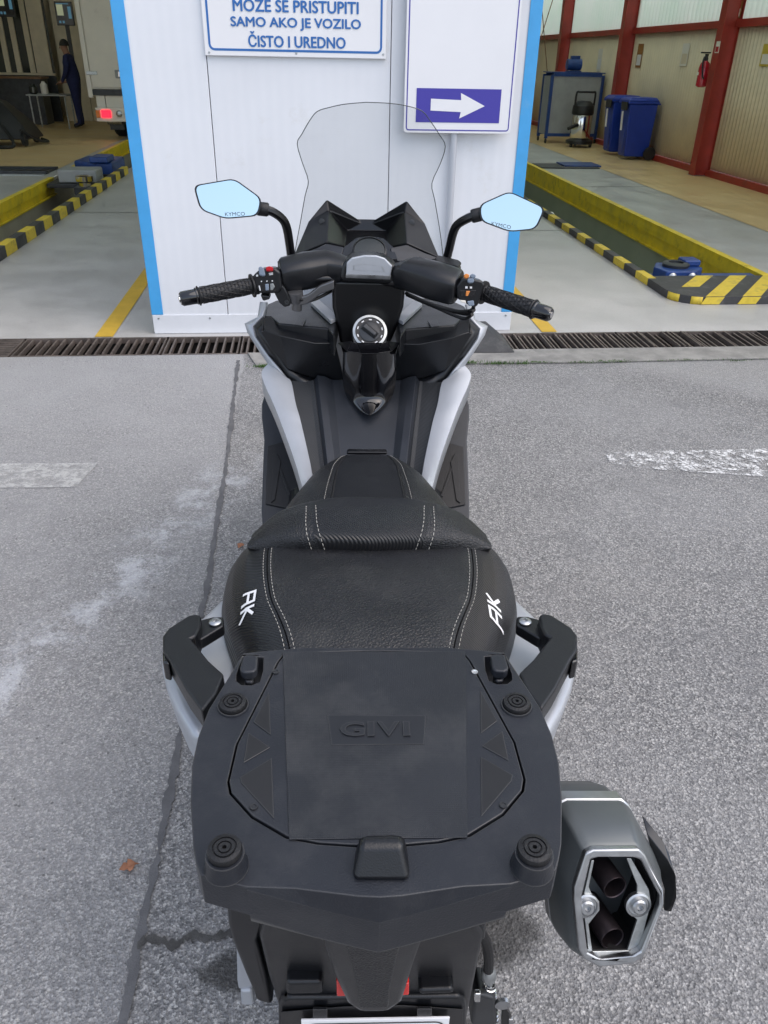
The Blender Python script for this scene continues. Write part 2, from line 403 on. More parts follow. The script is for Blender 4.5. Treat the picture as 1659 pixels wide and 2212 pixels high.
MT['seam'] = concrete('tar_seam', (.085, .085, .09), (.14, .14, .145), 14, .8, 150)
MT['yellow'] = mat('yellow_steel_paint', (.82, .61, .03), .45, var=.2, vs=4, rvar=.1, dust=(.13, .09, .03), dust_s=5, dust_lo=.55, dust_hi=.8)
MT['yline'] = mat('yellow_floor_paint', (.60, .38, .045), .6, var=.12, vs=7, dust=(.33, .28, .19), dust_s=6, dust_lo=.6, dust_hi=.9)
MT['kyel'] = mat('kerb_yellow', (.70, .52, .05), .6, var=.2, vs=9, dust=(.16, .13, .06), dust_s=9, dust_lo=.52, dust_hi=.75)
MT['kblk'] = mat('kerb_black', (.045, .045, .047), .6, var=.3, vs=9, dust=(.14, .135, .125), dust_s=9, dust_lo=.55, dust_hi=.85)
MT['rust'] = mat('rusty_steel', (.12, .098, .086), .6, metal=.3, var=.4, vs=14, bump=.0006, bs=150, dust=(.24, .19, .165), dust_s=12, dust_lo=.5, dust_hi=.85)
MT['dark'] = mat('dark_channel', (.016, .013, .011), .9, var=.4, vs=10)
MT['redsteel'] = mat('red_oxide_paint', (.33, .035, .022), .42, var=.2, vs=4, rvar=.08)
MT['beige'] = mat('beige_sheet', (.76, .65, .46), .5, var=.10, vs=1.6, rvar=.08)
MT['boothwhite'] = mat('white_coated_steel', (.74, .755, .78), .40, var=.035, vs=1.4, bump=.0005, bs=5.2, kind='ribs', rvar=.05, dust=(.60, .58, .53), dust_s=3, dust_lo=.60, dust_hi=.95)
MT['trimwhite'] = mat('white_trim', (.72, .735, .76), .40, var=.05, vs=4, dust=(.45, .43, .40), dust_s=8, dust_lo=.6, dust_hi=.95)
MT['blue'] = mat('sky_blue_trim', (.055, .36, .72), .35, var=.08, vs=5, dust=(.20, .42, .62), dust_s=6, dust_lo=.6, dust_hi=.95)
MT['signwhite'] = mat('sign_white', (.80, .80, .81), .3, var=.02, vs=3)
MT['signblue'] = mat('sign_blue', (.022, .14, .42), .4)
MT['signviolet'] = mat('sign_violet_blue', (.055, .045, .34), .4)
MT['pole'] = mat('pole_paint', (.52, .54, .58), .35, metal=.3)
MT['grass'] = mat('grass_blade', (.06, .13, .025), .6, var=.4, vs=30)
MT['leaf'] = mat('dry_leaf', (.34, .15, .08), .7, var=.3, vs=40)
def paint():
    g = NG('worn_white_paint'); c = g.mix(g.rng(g.noise(12, 6), .3, .7), (.66, .665, .67), (.80, .80, .80))
    crk = g.rng(g.vor(32, 0, 'DISTANCE_TO_EDGE'), .0, .07)
    wear = g.rng(g.noise(15, 10, .88), .47, .56)
    a = g.math('MULTIPLY', g.math('MULTIPLY', crk, wear), .95); g.l.new(a, g.b.inputs['Alpha'])
    return g.done(c, .7)
MT['paint'] = paint()
def paint2():
    g = NG('faded_paint'); c = g.mix(g.rng(g.noise(9, 6), .3, .7), (.50, .50, .49), (.60, .60, .585))
    a = g.math('MULTIPLY', g.rng(g.vor(9, 0, 'DISTANCE_TO_EDGE', g.mixv()), .0, .018, .5, 1), g.rng(g.noise(16, 9, .8), .36, .60, .12, .72)); g.l.new(a, g.b.inputs['Alpha'])
    return g.done(c, .7)
MT['paint2'] = paint2()
def translucent():
    g = NG('translucent_sheet'); g.b.inputs['Base Color'].default_value = (.62, .74, .66, 1)
    c = g.mix(g.rng(g.noise(1.3, 5), .3, .7), (.84, .93, .83), (.90, .95, .87))
    tr = g.n.new('ShaderNodeBsdfTranslucent'); g.l.new(c, tr.inputs[0]); mx = g.n.new('ShaderNodeMixShader'); mx.inputs[0].default_value = .92
    g.l.new(g.b.outputs[0], mx.inputs[1]); g.l.new(tr.outputs[0], mx.inputs[2])
    g.l.new(mx.outputs[0], g.n['Material Output'].inputs['Surface']); return g.done(c, .5)
MT['translucent'] = translucent()

def structure(o): o['kind'] = 'structure'; return o
def ring_faces(xo, yo, xi, yi, z):
    xs = [xo[0], xi[0], xi[1], xo[1]]; ys = [yo[0], yi[0], yi[1], yo[1]]
    return gridv(xs, ys, z, lambda i, j: (i, j) == (1, 1))
def gridv(xs, ys, z, skip):
    v = [(x, y, z) for y in ys for x in xs]; n = len(xs); f = []
    for j in range(len(ys) - 1):
        for i in range(n - 1):
            if not skip(i, j): f.append([j * n + i, j * n + i + 1, (j + 1) * n + i + 1, (j + 1) * n + i])
    return v, f
HX0, HX1, HY1 = -9.5, 6.42, 24.0
DY0, DY1 = 4.47, 4.80
v, f = ring_faces((-400, 400), (-400, 400), (HX0, HX1), (DY0, HY1), 0.)
structure(mesh('ground', v, f, 'asphalt'))
# hall floor with the two inspection pits left open
PR0, PR1, PRY0, PRY1 = 2.76, 3.80, 6.06, 21.0        # right pit
PL0, PL1, PLY0, PLY1 = -3.46, -2.62, 5.9, 21.5       # left pit
xs = [HX0, PL0, PL1, PR0, PR1, HX1]; ys = [DY1, PLY0, PRY0, PRY1, PLY1, HY1]
v, f = gridv(xs, ys, .004, lambda i, j: (i == 1 and 1 <= j <= 3) or (i == 3 and j == 2))
FLOOR = structure(mesh('hall_floor', v, f, 'hallfloor'))
def flat(name, x0, y0, x1, y1, z, m): return structure(mesh(name, [(x0, y0, z), (x1, y0, z), (x1, y1, z), (x0, y1, z)], [[0, 1, 2, 3]], m))
flat('wall_walkway', 4.85, DY1 + .02, HX1 - .14, HY1, .008, 'tanfloor')
flat('rear_walkway', HX0, 12.95, -3.62, HY1, .008, 'tanfloor')
# slab joints
for (x0, x1, y) in ((3.84, 4.84, 11.42), (3.84, 4.84, 14.3), (-2.5, -1.0, 9.2), (1.4, 2.64, 8.2)):
    flat('slab_joint', x0, y, x1, y + .014, .009, 'dark')
# pits
def pit(x0, x1, y0, y1, m):
    d = -1.5
    v = [(x0, y0, 0), (x1, y0, 0), (x1, y1, 0), (x0, y1, 0), (x0, y0, d), (x1, y0, d), (x1, y1, d), (x0, y1, d)]
    return structure(mesh('inspection_pit', v, [[4, 5, 6, 7], [0, 1, 5, 4], [1, 2, 6, 5], [2, 3, 7, 6], [3, 0, 4, 7]], m))
pit(PR0, PR1, PRY0, PRY1, 'pitwall'); pit(PL0, PL1, PLY0, PLY1, 'pitbeige')
# drainage channel
x0, x1 = HX0, HX1
v = [(x0, DY0, 0), (x1, DY0, 0), (x0, DY0, -.16), (x1, DY0, -.16), (x0, DY1, -.16), (x1, DY1, -.16), (x0, DY1, .004), (x1, DY1, .004)]
structure(mesh('drain_channel', v, [[0, 1, 3, 2], [2, 3, 5, 4], [4, 5, 7, 6]], 'dark'))
# concrete strip along the channel
structure(slab('concrete_strip', spline([(-.36, 4.466, .004), (HX1, 4.466, .004), (HX1, 4.24, .004), (4, 4.235, .004), (2.7, 4.245, .004), (1.6, 4.225, .004), (.9, 4.235, .004), (.2, 4.22, .004), (-.3, 4.24, .004)], 1, True)[::1], (0, 0, .006), 'strip'))
# tar seam: a ragged ribbon
pts = [(515, 778), (506, 850), (492, 980), (473, 1100), (450, 1250), (420, 1400), (387, 1600), (350, 1800), (285, 2100)]
L_, R_ = [], []
cl = spline([W(*p, z=.004) for p in pts], 24)
cl = [Vector((c.x, c.y, .004)) for c in cl] + [Vector((cl[-1].x - .01, y, .004)) for y in (.5, .1, -.5, -2)]
for i, c in enumerate(cl):
    wv = .0075 + .0020 * math.sin(i * .21) + .0014 * math.sin(i * .83 + 1) + random.uniform(0, .002)
    L_.append(c + Vector((-wv + random.uniform(-.004, .004), 0, 0))); R_.append(c + Vector((wv + random.uniform(-.004, .004), 0, 0)))
n = len(cl)
structure(mesh('tar_seam', L_ + R_, [[i, i + 1, n + i + 1, n + i] for i in range(n - 1)], 'seam'))
# short branching crack beside the rear wheel
cl = spline([W(*p, z=.0046) for p in ((296, 2040), (335, 2026), (372, 2042), (410, 2020), (452, 2026), (520, 2008), (600, 1990))], 8); n = len(cl)
L_ = [c + Vector((0, .008 + random.uniform(-.005, .006), 0)) for c in cl]; R_ = [c - Vector((0, .008 + random.uniform(-.005, .006), 0)) for c in cl]
MT['crack'] = concrete('damp_crack', (.04, .038, .036), (.10, .098, .095), 30, .8, 180)
structure(mesh('ground_crack', L_ + R_, [[i, i + 1, n + i + 1, n + i] for i in range(n - 1)], 'crack'))
# worn road markings
structure(mesh('road_marking', [W(*p, z=.005) for p in ((1308, 980), (1330, 976), (1700, 968), (1800, 1030), (1690, 1032), (1400, 1012), (1318, 1000))], [list(range(7))], 'paint'))
structure(mesh('road_marking', [W(*p, z=.005) for p in ((-200, 1003), (212, 1000), (163, 1052), (-260, 1056))], [[0, 1, 2, 3]], 'paint2'))
# yellow lane lines on the hall floor
flat('lane_line', -1.31, DY1 + .005, -1.20, 20, .0085, 'yline')
flat('lane_line', 1.50, DY1 + .005, 1.60, 20, .0085, 'yline')

# ------------------------------------------------------------------ drain grates
def grate(xa, xb, pitch, label, lengthwise=False):
    t = thing('drain_grate', label, 'grate', ((xa + xb) / 2, DY0, -.03), 'steel grates over the drainage channel')
    multi('frame', [boxv((xa + .002, DY0 + .003, -.030), (xb - .002, DY0 + .016, .002)), boxv((xa + .002, DY1 - .016, -.030), (xb - .002, DY1 - .003, .004)),
                    boxv((xa + .002, DY0 + .017, -.030), (xa + .010, DY1 - .017, .001)), boxv((xb - .010, DY0 + .017, -.030), (xb - .002, DY1 - .017, .001))], 'rust', t)
    if lengthwise:
        n = 9
        for i in range(n):
            y = DY0 + .03 + (DY1 - DY0 - .06) * i / (n - 1)
            box('slat', (xa + .012, y - .010, -.028), (xb - .012, y + .008, -.001), 'rust', t)
        return
    n = int((xb - xa - .03) / pitch); me = None
    for i in range(n):
        x = xa + .018 + (i + .5) * (xb - xa - .036) / n
        if me is None:
            o = box('slat', (x - .0052, DY0 + .018, -.028), (x + .0052, DY1 - .018, 0.), 'rust', t); me = o; xr = x
        else:
            c = me.copy(); COL.objects.link(c); c.parent = t; c.location = (x - xr, 0, random.uniform(-.0015, .0012)); c.rotation_euler = (0, random.uniform(-.03, .03), 0)
grate(-2.9, -1.72, .04, 'rusty grate with bars running lengthwise, at the left edge of the picture', True)
grate(-1.71, -.87, .047, 'dark rusty drain grate with wide slots under the left yellow line')
grate(-.86, -.42, .047, 'rusty drain grate below the left corner of the white booth')
grate(-.41, .06, .043, 'reddish drain grate with thin slats, left of the scooter front')
grate(.07, .60, .043, 'reddish drain grate hidden mostly behind the scooter')
grate(.61, 1.16, .033, 'drain grate behind the right side of the scooter under the black ramp')
grate(1.17, 1.98, .033, 'narrow slotted drain grate in front of the right yellow line')
grate(1.99, 2.95, .033, 'narrow slotted drain grate nearest the right edge of the picture')

# ------------------------------------------------------------------ kerbs beside the pits
k = thing('pit_kerb', 'black and yellow kerb of blocks along the left pit', 'kerb', (-2.57, 9, .004))
y = 5.62; i = 0
while y < 12.4:
    box('kerb_block', (-2.60, y, .004), (-2.52, y + .281, .10), 'kyel' if i % 2 else 'kblk', k, .004); y += .285; i += 1
k = thing('pit_kerb', 'worn low black and yellow kerb along the right pit', 'kerb', (2.70, 9, .004))
y = 5.98; i = 0
while y < 15:
    box('kerb_block', (2.665, y, .004), (2.735, y + .256, .062), 'kblk' if i % 2 else 'kyel', k, .004); y += .26; i += 1
# rounded corner and striped end plate
k = thing('pit_end_stop', 'raised end plate with diagonal yellow and black stripes at the right pit', 'kerb', (3.3, 5.7, .004))
z1 = .062
out = [(2.665, 5.975), (2.665, 5.66)] + [(2.885 - .22 * math.cos(a), 5.64 - .22 * math.sin(a)) for a in [R(q) for q in range(8, 91, 12)]] + [(2.9, 5.42), (4.3, 5.42), (4.3, 6.05), (3.0, 6.05), (2.735, 6.05), (2.735, 5.975)]
slab('plate', [(x, y, .004) for x, y in out], (0, 0, z1 - .004), 'kblk', k, .003)
for i in range(6):
    xb = 2.60 + i * .28; yl_ = (5.70, 5.425, 5.425, 5.425, 5.425, 5.425)[i]; sl = .79; f_ = lambda y: xb + (y - 5.425) * sl
    slab('stripe', [(f_(yl_), yl_, z1 + .0008), (f_(yl_) + .14, yl_, z1 + .0008), (f_(6.045) + .14, 6.045, z1 + .0008), (f_(6.045), 6.045, z1 + .0008)], (0, 0, .0016), 'kyel', k)
    if i: slab('stripe', [(xb - .03, 5.4175, .008), (xb + .11, 5.4175, .008), (xb + .14, 5.4175, z1 - .002), (xb, 5.4175, z1 - .002)], (0, -.0016, 0), 'kyel', k)
for a0, a1 in ((12, 40), (62, 84)):
    q = [(2.885 - .2225 * math.cos(R(a)), 5.64 - .2225 * math.sin(R(a))) for a in range(a0, a1 + 1, 7)]
    mesh('stripe', [(x, y, .006) for x, y in q] + [(x, y, z1 - .002) for x, y in q], [[j, j + 1, len(q) + j + 1, len(q) + j] for j in range(len(q) - 1)], 'kyel', k, solid=.002)
# yellow rails on the far edge of each pit
def rail(name, xw, y0, y1, label, s, zt=-.10, zb=-.22):
    t = thing(name, label, 'rail', (xw, (y0 + y1) / 2, .004)); bx = lambda n, xa, xb, za, zb_, bv: box(n, (min(xa, xb), y0, za), (max(xa, xb), y1, zb_), 'yellow', t, bv)
    bx('top_flange', xw - s * .045, xw + s * .03, .0065, .022, .003); bx('upper_web', xw - s * .040, xw - s * .002, zt, .006, .0)
    bx('lower_web', xw - s * .018, xw - s * .003, zb, zt - .001, 0.); bx('ledge', xw - s * .05, xw - s * .004, zb - .02, zb - .001, .003)
    return t
rail('pit_rail', PR1, 6.07, 20.9, 'long worn yellow steel rail on the right pit edge', 1)
rail('pit_rail', PL0, 5.95, 11.9, 'yellow steel rail on the left pit edge nearer than the jack', -1, -.09, -.18)
rail('pit_rail', PL0, 13.1, 21.2, 'yellow steel rail on the left pit edge behind the blue jack', -1, -.09, -.18)

# ------------------------------------------------------------------ inspection hall (building)
hall = thing('inspection_hall', 'vehicle inspection hall with red steel frame and beige sheet walls', 'building', (0, 14, 0))
XW = 6.30
def corr(y0, y1, z0, z1, m, name, per=.10, dep=.010):
    v, f = [], []; ys = []; y = y0
    while y < y1: ys.append(y); y += per / 4
    ys.append(y1)
    for i, y in enumerate(ys):
        d = (0, dep, dep, 0)[i % 4]; v += [(XW + d, y, z0), (XW + d, y, z1)]
    f = [[2 * i, 2 * i + 2, 2 * i + 3, 2 * i + 1] for i in range(len(ys) - 1)]
    return mesh(name, v, f, m, hall, ang=20, solid=.002)
cols = [4.75, 8.72, 12.74, 16.78, 20.85, 24.0]
for i in range(len(cols) - 1):
    a, b = cols[i] + .10, cols[i + 1] - .10
    corr(a, b, .102, 1.985, 'beige', 'wall_panel'); corr(a, b, 2.085, 5.25, 'translucent', 'translucent_panel', .15, .022)
    box('girt', (XW - .06, a + .0, 1.985), (XW + .03, b, 2.084), 'redsteel', hall, .003)
    box('base_beam', (XW - .05, a, .005), (XW + .05, b, .10), 'redsteel', hall, .003)
    box('eaves_beam', (XW - .08, a, 5.251), (XW + .05, b, 5.42), 'redsteel', hall)
for y in cols:
    # I-section columns
    multi('column', [boxv((XW - .235, y - .095, .012), (XW - .218, y + .095, 5.42)), boxv((XW - .217, y - .012, .012), (XW + .02, y + .012, 5.42)), boxv((XW + .021, y - .095, .012), (XW + .038, y + .095, 5.42))], 'redsteel', hall)
    box('column_foot', (XW - .26, y - .12, .009), (XW + .04, y + .12, .0115), 'zinc', hall)
MT['roof'] = mat('roof_sheet', (.30, .30, .29), .6, var=.1, vs=1.)
MT['dimwall'] = mat('hall_wall_paint', (.58, .50, .36), .6, var=.12, vs=1.2)
ry = DY1 + .1; yk = [(7.0, 8.6), (9.4, 11.2), (12.0, 13.8), (14.6, 16.4), (17.4, 20.3)]
def strip_roof(xa, xb, lights):
    y = ry
    for a, b in lights + [(HY1 + .2, None)]:
        box('roof_sheet', (xa, y, 5.43), (xb, a - .002, 5.5), 'roof', hall)
        if b: box('added_roof_light', (xa, a, 5.44), (xb, b - .002, 5.446), 'translucent', hall); y = b  # unseen translucent strips added to bring more daylight into the bays
strip_roof(HX0, -1.001, [(6.2, 7.8), (10.6, 11.6), (17.2, 18.2)]); strip_roof(-1.0, 2.0, []); strip_roof(2.001, XW + .3, yk)
box('rear_wall', (HX0, HY1 + .001, 0), (XW + .05, HY1 + .2, 5.425), 'dimwall', hall)
box('side_wall', (HX0 - .15, DY1 + .1, 0), (HX0 - .001, HY1, 5.425), 'dimwall', hall)
box('fascia', (HX0 - .15, DY1 - .05, 4.7), (XW + .3, DY1 + .09, 5.9), 'boothwhite', hall)
for y in cols[1:-1]: box('rafter', (HX0, y - .08, 5.2), (XW - .24, y + .08, 5.425), 'redsteel', hall)

# ------------------------------------------------------------------ booth
BY = 4.87; BL = W(337, 722, z=0).x; BR = W(1097, 712, z=0).x; BH = 2.75; BD = 2.6
booth = thing('control_booth', 'white panelled booth with sky blue corner trim between the two bays', 'booth', ((BL + BR) / 2, BY + BD / 2, .004))
s1 = W(490, 660, y=BY).x; s1t = W(442, 60, y=BY).x; s2 = W(843, 560, y=BY).x; s2t = W(836, 150, y=BY).x
s1 = (s1 + s1t) / 2; s2 = (s2 + s2t) / 2
for a, b in ((BL + .002, s1 - .002), (s1 + .002, s2 - .002), (s2 + .002, BR - .002)):
    box('wall_panel', (a, BY, .10), (b, BY + .06, BH), 'boothwhite', booth, .003)
box('seam_backing', (BL + .01, BY + .061, .02), (BR - .01, BY + .066, BH), 'dark', booth)
for a, b in ((BL, BL + .05), (BR - .05, BR)): box('side_panel', (a, BY + .068, .01), (b, BY + BD, BH), 'boothwhite', booth, .003)
box('back_panel', (BL + .052, BY + BD - .05, .01), (BR - .052, BY + BD, BH), 'boothwhite', booth)
box('roof', (BL - .02, BY - .02, BH + .002), (BR + .02, BY + BD + .02, BH + .08), 'trimwhite', booth)
box('base_trim', (BL - .006, BY - .008, .006), (BR + .006, BY - .0015, .122), 'trimwhite', booth, .002)
for xa, xb in ((BL - .008, BL + .060), (BR - .060, BR + .008)):
    box('corner_trim', (xa, BY - .006, .124), (xb, BY - .001, BH), 'blue', booth, .001)
for xa, xb in ((BL - .010, BL - .001), (BR + .001, BR + .010)):
    box('corner_trim_return', (xa, BY - .0005, .124), (xb, BY + .07, BH), 'blue', booth)
nx = int((BR - BL) / .31)
for i in range(nx + 1):
    x = BL + .03 + i * (BR - BL - .06) / nx
    lathe('rivet', [(.0001, .004), (.005, .0035), (.007, 0)], (x, BY - .0085, .102), (0, -1, 0), 'zinc', booth, 8)
# sign on the booth
def onb(px, py, y): return W(px, py, y=y)
SYS = BY - .022
sg = thing('notice_board', 'white wall notice with blue border and three lines of blue capitals', 'sign', (W(640, 120, y=SYS).x, SYS, W(640, 125, y=SYS).z))
xl, xr, zb, zt = W(443, 116, y=SYS).x, W(834, 116, y=SYS).x, W(640, 124, y=SYS).z, 2.30
box('board', (xl, SYS, zb), (xr, BY - .0005, zt), 'signwhite', sg, .004)
def border(name, xa, xb, za, zb_, wd, y, m, par, rad=.03, cut=None):
    def rr(d):
        q = []
        for cx, cz, a0 in ((xb - rad, za + rad, -90), (xb - rad, zb_ - rad, 0), (xa + rad, zb_ - rad, 90), (xa + rad, za + rad, 180)):
            for k_ in range(5): a = R(a0 + k_ * 22.5); q.append((cx + (rad - d) * math.cos(a), y, cz + (rad - d) * math.sin(a)))
        return q
    a, b = rr(0), rr(wd); n = len(a)
    return mesh(name, a + b, [[i, (i + 1) % n, n + (i + 1) % n, n + i] for i in range(n)], m, par, solid=.0)
border('border', xl + .022, xr - .022, zb + .024, zt - .024, .011, SYS - .0012, 'signblue', sg)
for s_, xa, xb, y0_, y1_ in (('MO\u017dE SE PRISTUPITI', 503, 774, -6, 27), ('SAMO AKO JE VOZILO', 499, 779, 39, 66), ('\u010cISTO I UREDNO', 537, 746, 70, 103)):
    a, b = W(xa, (y0_ + y1_) / 2, y=SYS), W(xb, (y0_ + y1_) / 2 + (xb - xa) * .009, y=SYS)
    zt_, zb_2 = W((xa + xb) / 2, y0_, y=SYS).z, W((xa + xb) / 2, y1_, y=SYS).z
    text('lettering', s_, ((a.x + b.x) / 2, SYS - .0015, (zt_ + zb_2) / 2), (1, 0, 0), (0, 0, 1), b.x - a.x, zt_ - zb_2, 'signblue', sg, .0006, .0020)
for px in (452, 640, 828):
    p = W(px, 113 + (px - 452) * .012, y=SYS); lathe('screw', [(.0001, .003), (.005, .002), (.006, 0)], (p.x, SYS - .0005, p.z), (0, -1, 0), 'zinc', sg, 8)
# sign on a post
PY = 4.80
ps = thing('direction_sign', 'white post sign with violet arrow panel pointing right beside the booth', 'sign', (W(965, 480, y=PY + .03).x, PY + .03, .005))
xl, xr, zb, zt = W(872, 270, y=PY).x, W(1104, 270, y=PY).x, W(990, 288, y=PY).z, 2.42
def rrect(xa, xb, za, zb_, rad, y, k_=5):
    q = []
    for cx, cz, a0 in ((xb - rad, za + rad, -90), (xb - rad, zb_ - rad, 0), (xa + rad, zb_ - rad, 90), (xa + rad, za + rad, 180)):
        for i in range(k_): a = R(a0 + i * 90 / (k_ - 1)); q.append((cx + rad * math.cos(a), y, cz + rad * math.sin(a)))
    return q
slab('board', rrect(xl, xr, zb, zt, .02, PY), (0, .012, 0), 'signwhite', ps, .002)
border('border', xl + .012, xr - .012, zb + .012, zt - .012, .006, PY - .0012, 'signviolet', ps, .016)
q = [W(*p, y=PY) for p in ((897, 190), (1083, 193), (1078, 268), (901, 262))]
xa, xb, za, zb2 = (q[0].x + q[3].x) / 2, (q[1].x + q[2].x) / 2, (q[2].z + q[3].z) / 2, (q[0].z + q[1].z) / 2
box('arrow_panel', (xa, PY - .0018, za), (xb, PY - .0006, zb2), 'signviolet', ps)
aw = [zB(*p) for p in ((1230, 382), (1347, 388), (1346, 360), (1438, 411), (1339, 459), (1345, 434), (1228, 428))]
slab('arrow', [Vector((W(*p, y=PY).x, PY - .0024, W(*p, y=PY).z)) for p in aw], (0, -.0008, 0), 'signwhite', ps)
xp = (W(985, 310, y=PY + .03).x + W(966, 480, y=PY + .03).x) / 2
tube('post', [(xp, PY + .034, .008), (xp, PY + .034, zt - .1)], .0205, 'pole', ps, 14)
box('foot', (xp - .06, PY + .010, .005), (xp + .06, PY + .055, .012), 'zinc', ps)
# rubber ramp
rp = [(.72, 4.40, .012), (1.225, 4.40, .012), (1.225, 4.70, .012), (.72, 4.70, .012), (.80, 4.62, .115), (1.06, 4.62, .115), (1.10, 4.70, .115), (.80, 4.70, .115)]
o = mesh('kerb_ramp', rp, [[0, 1, 5, 4], [1, 2, 6, 5], [2, 3, 7, 6], [3, 0, 4, 7], [4, 5, 6, 7], [3, 2, 1, 0]], 'kblk', None, .006, origin=(1., 4.55, .01))
tag(o, 'black rubber ramp wedge at the foot of the booth right corner', 'ramp')
# weeds in the joint
def weeds():
    V, F = [], []
    def tuft(x, y, n, h):
        for _ in range(n):
            a = random.uniform(0, 6.28); r = random.uniform(0, .03); b = Vector((x + r * 2 * math.cos(a), y + r * .5 * math.sin(a), .009))
            d = Vector((random.uniform(-.5, .5), random.uniform(-.5, .5), 1)).normalized() * random.uniform(.4, 1) * h; s = Vector((random.uniform(-1, 1), random.uniform(-1, 1), 0)).normalized() * .0022
            i = len(V); V.extend([b - s, b + s, b + d * .6 + s * .6, b + d]); F.extend([[i, i + 1, i + 2], [i, i + 2, i + 3]])
    x = .88
    while x < 3.0:
        tuft(x, 4.225 + random.uniform(-.02, .02), random.randint(5, 40) if (x < 1.25 or random.random() < .35) else 3, .025 if x < 1.25 else .012); x += .03
    for _ in range(8): tuft(-.26 + random.uniform(-.06, .06), 4.225 + random.uniform(-.015, .015), 25, .02)
    o = mesh('weeds', V, F, 'grass', None); o['kind'] = 'stuff'; o['label'] = 'small green weeds growing in the joint of the concrete strip'; o['category'] = 'weeds'
weeds()
def leaf(px, py, s, rz, label):
    c = W(px, py, z=.006); V, F = [], []
    out = [(0, 0), (.35, .28), (.55, .25), (.6, .5), (.8, .35), (1, .05), (1.25, 0), (1, -.06), (.8, -.4), (.6, -.42), (.5, -.2), (.3, -.3)]
    for x, y in out: V.append(c + Vector(((x - .5) * s * math.cos(rz) - y * s * math.sin(rz), (x - .5) * s * math.sin(rz) + y * s * math.cos(rz), .25 * s * abs(y) + .12 * s * math.sin(x * 5) ** 2 + .003)))
    V.append(c + Vector((0, 0, .002))); n = len(out)
    o = mesh('fallen_leaf', V, [[i, (i + 1) % n, n] for i in range(n)], 'leaf', None, origin=c, solid=.0006); tag(o, label, 'leaf')
leaf(275, 1875, .035, .3, 'dry brown leaf on the asphalt left of the tar seam')
leaf(519, 1181, .030, 1.2, 'small orange leaf beside the scooter seat on the asphalt')
# ================================================================== THINGS IN THE HALL
MT['extred'] = mat('extinguisher_red', (.50, .015, .03), .25, coat=.3)
MT['blackp'] = mat('black_plastic', (.015, .015, .016), .4)
MT['binblue'] = mat('bin_blue', (.012, .045, .33), .42, var=.12, vs=6)
MT['steelblue'] = mat('machine_blue', (.015, .055, .22), .4, var=.25, vs=7, dust=(.05, .07, .10), dust_s=12, dust_lo=.55, dust_hi=.9)
MT['paper'] = mat('notice_paper', (.80, .76, .68), .5)
MT['paperyel'] = mat('notice_yellow', (.60, .45, .06), .5)
MT['paperor'] = mat('notice_brown', (.36, .17, .05), .5)
MT['greypanel'] = mat('grey_panel', (.33, .34, .34), .5, var=.1, vs=5)
MT['darksteel'] = mat('dark_steel', (.05, .052, .055), .45, metal=.5, var=.3, vs=9)
MT['vanwhite'] = mat('van_white', (.78, .73, .63), .35, var=.05, vs=2, dust=(.40, .35, .27), dust_s=3, dust_lo=.58, dust_hi=.95)
MT['vanedge'] = mat('van_trim', (.82, .77, .68), .4)
MT['wood'] = mat('brown_wood', (.22, .11, .05), .5, var=.3, vs=12)
MT['screen'] = mat('screen_glass', (.012, .014, .018), .15)
MT['navy'] = mat('navy_cloth', (.016, .022, .085), .85, var=.3, vs=20)
MT['skin'] = mat('skin_tone', (.38, .20, .13), .55)
MT['hair'] = mat('dark_hair', (.015, .012, .010), .6)
MT['cream'] = mat('cream_frame', (.70, .60, .43), .5, var=.1, vs=4)
MT['darkglass'] = mat('dark_glass', (.04, .045, .04), .1)
def lit(name, col, st):
    m = mat(name, col, .3); b = m.node_tree.nodes['Principled BSDF']
    b.inputs['Emission Color'].default_value = (*col, 1); b.inputs['Emission Strength'].default_value = st; return m
MT['litred'] = lit('lit_tail_lamp', (.95, .01, .03), 1.2); MT['litamber'] = lit('amber_lens', (.6, .16, .02), .05)
MT['scr1'] = lit('screen_print_pale', (.55, .60, .40), .12); MT['scr2'] = lit('screen_print_blue', (.10, .28, .42), .12)

# fire extinguisher
xe = 6.10; a = W(*zC(1218, 395), x=xe); b = W(*zC(1210, 568), x=xe); yE = (a.y + b.y) / 2
e = thing('fire_extinguisher', 'red fire extinguisher hanging beside the nearest red column', 'extinguisher', (xe, yE, b.z))
r = .082; z0, z1 = b.z, a.z
lathe('cylinder', [(.05, 0), (r, .02), (r, z1 - z0 - .09), (r * .8, z1 - z0 - .03), (.03, z1 - z0)], (xe, yE, z0), (0, 0, 1), 'extred', e, 20)
lathe('valve', [(.028, .001), (.03, .03), (.022, .05), (.03, .09)], (xe, yE, z1), (0, 0, 1), 'blackp', e, 12)
box('handle', (xe - .10, yE - .015, z1 + .095), (xe + .05, yE + .015, z1 + .115), 'blackp', e, .004)
tube('hose', spline([(xe - .03, yE, z1 + .05), (xe - .07, yE - .06, z1 - .02), (xe - .05, yE - .09, z1 - .2), (xe - .02, yE - .088, z0 + .12)], 5), .012, 'blackp', e, 8)
box('label_patch', (xe - .088, yE - .02, z0 + .16), (xe - .0835, yE + .03, z0 + .20), 'paper', e)
box('bracket', (xe + .085, yE - .03, z0 + .2), (XW - .001, yE + .03, z0 + .25), 'blackp', e)
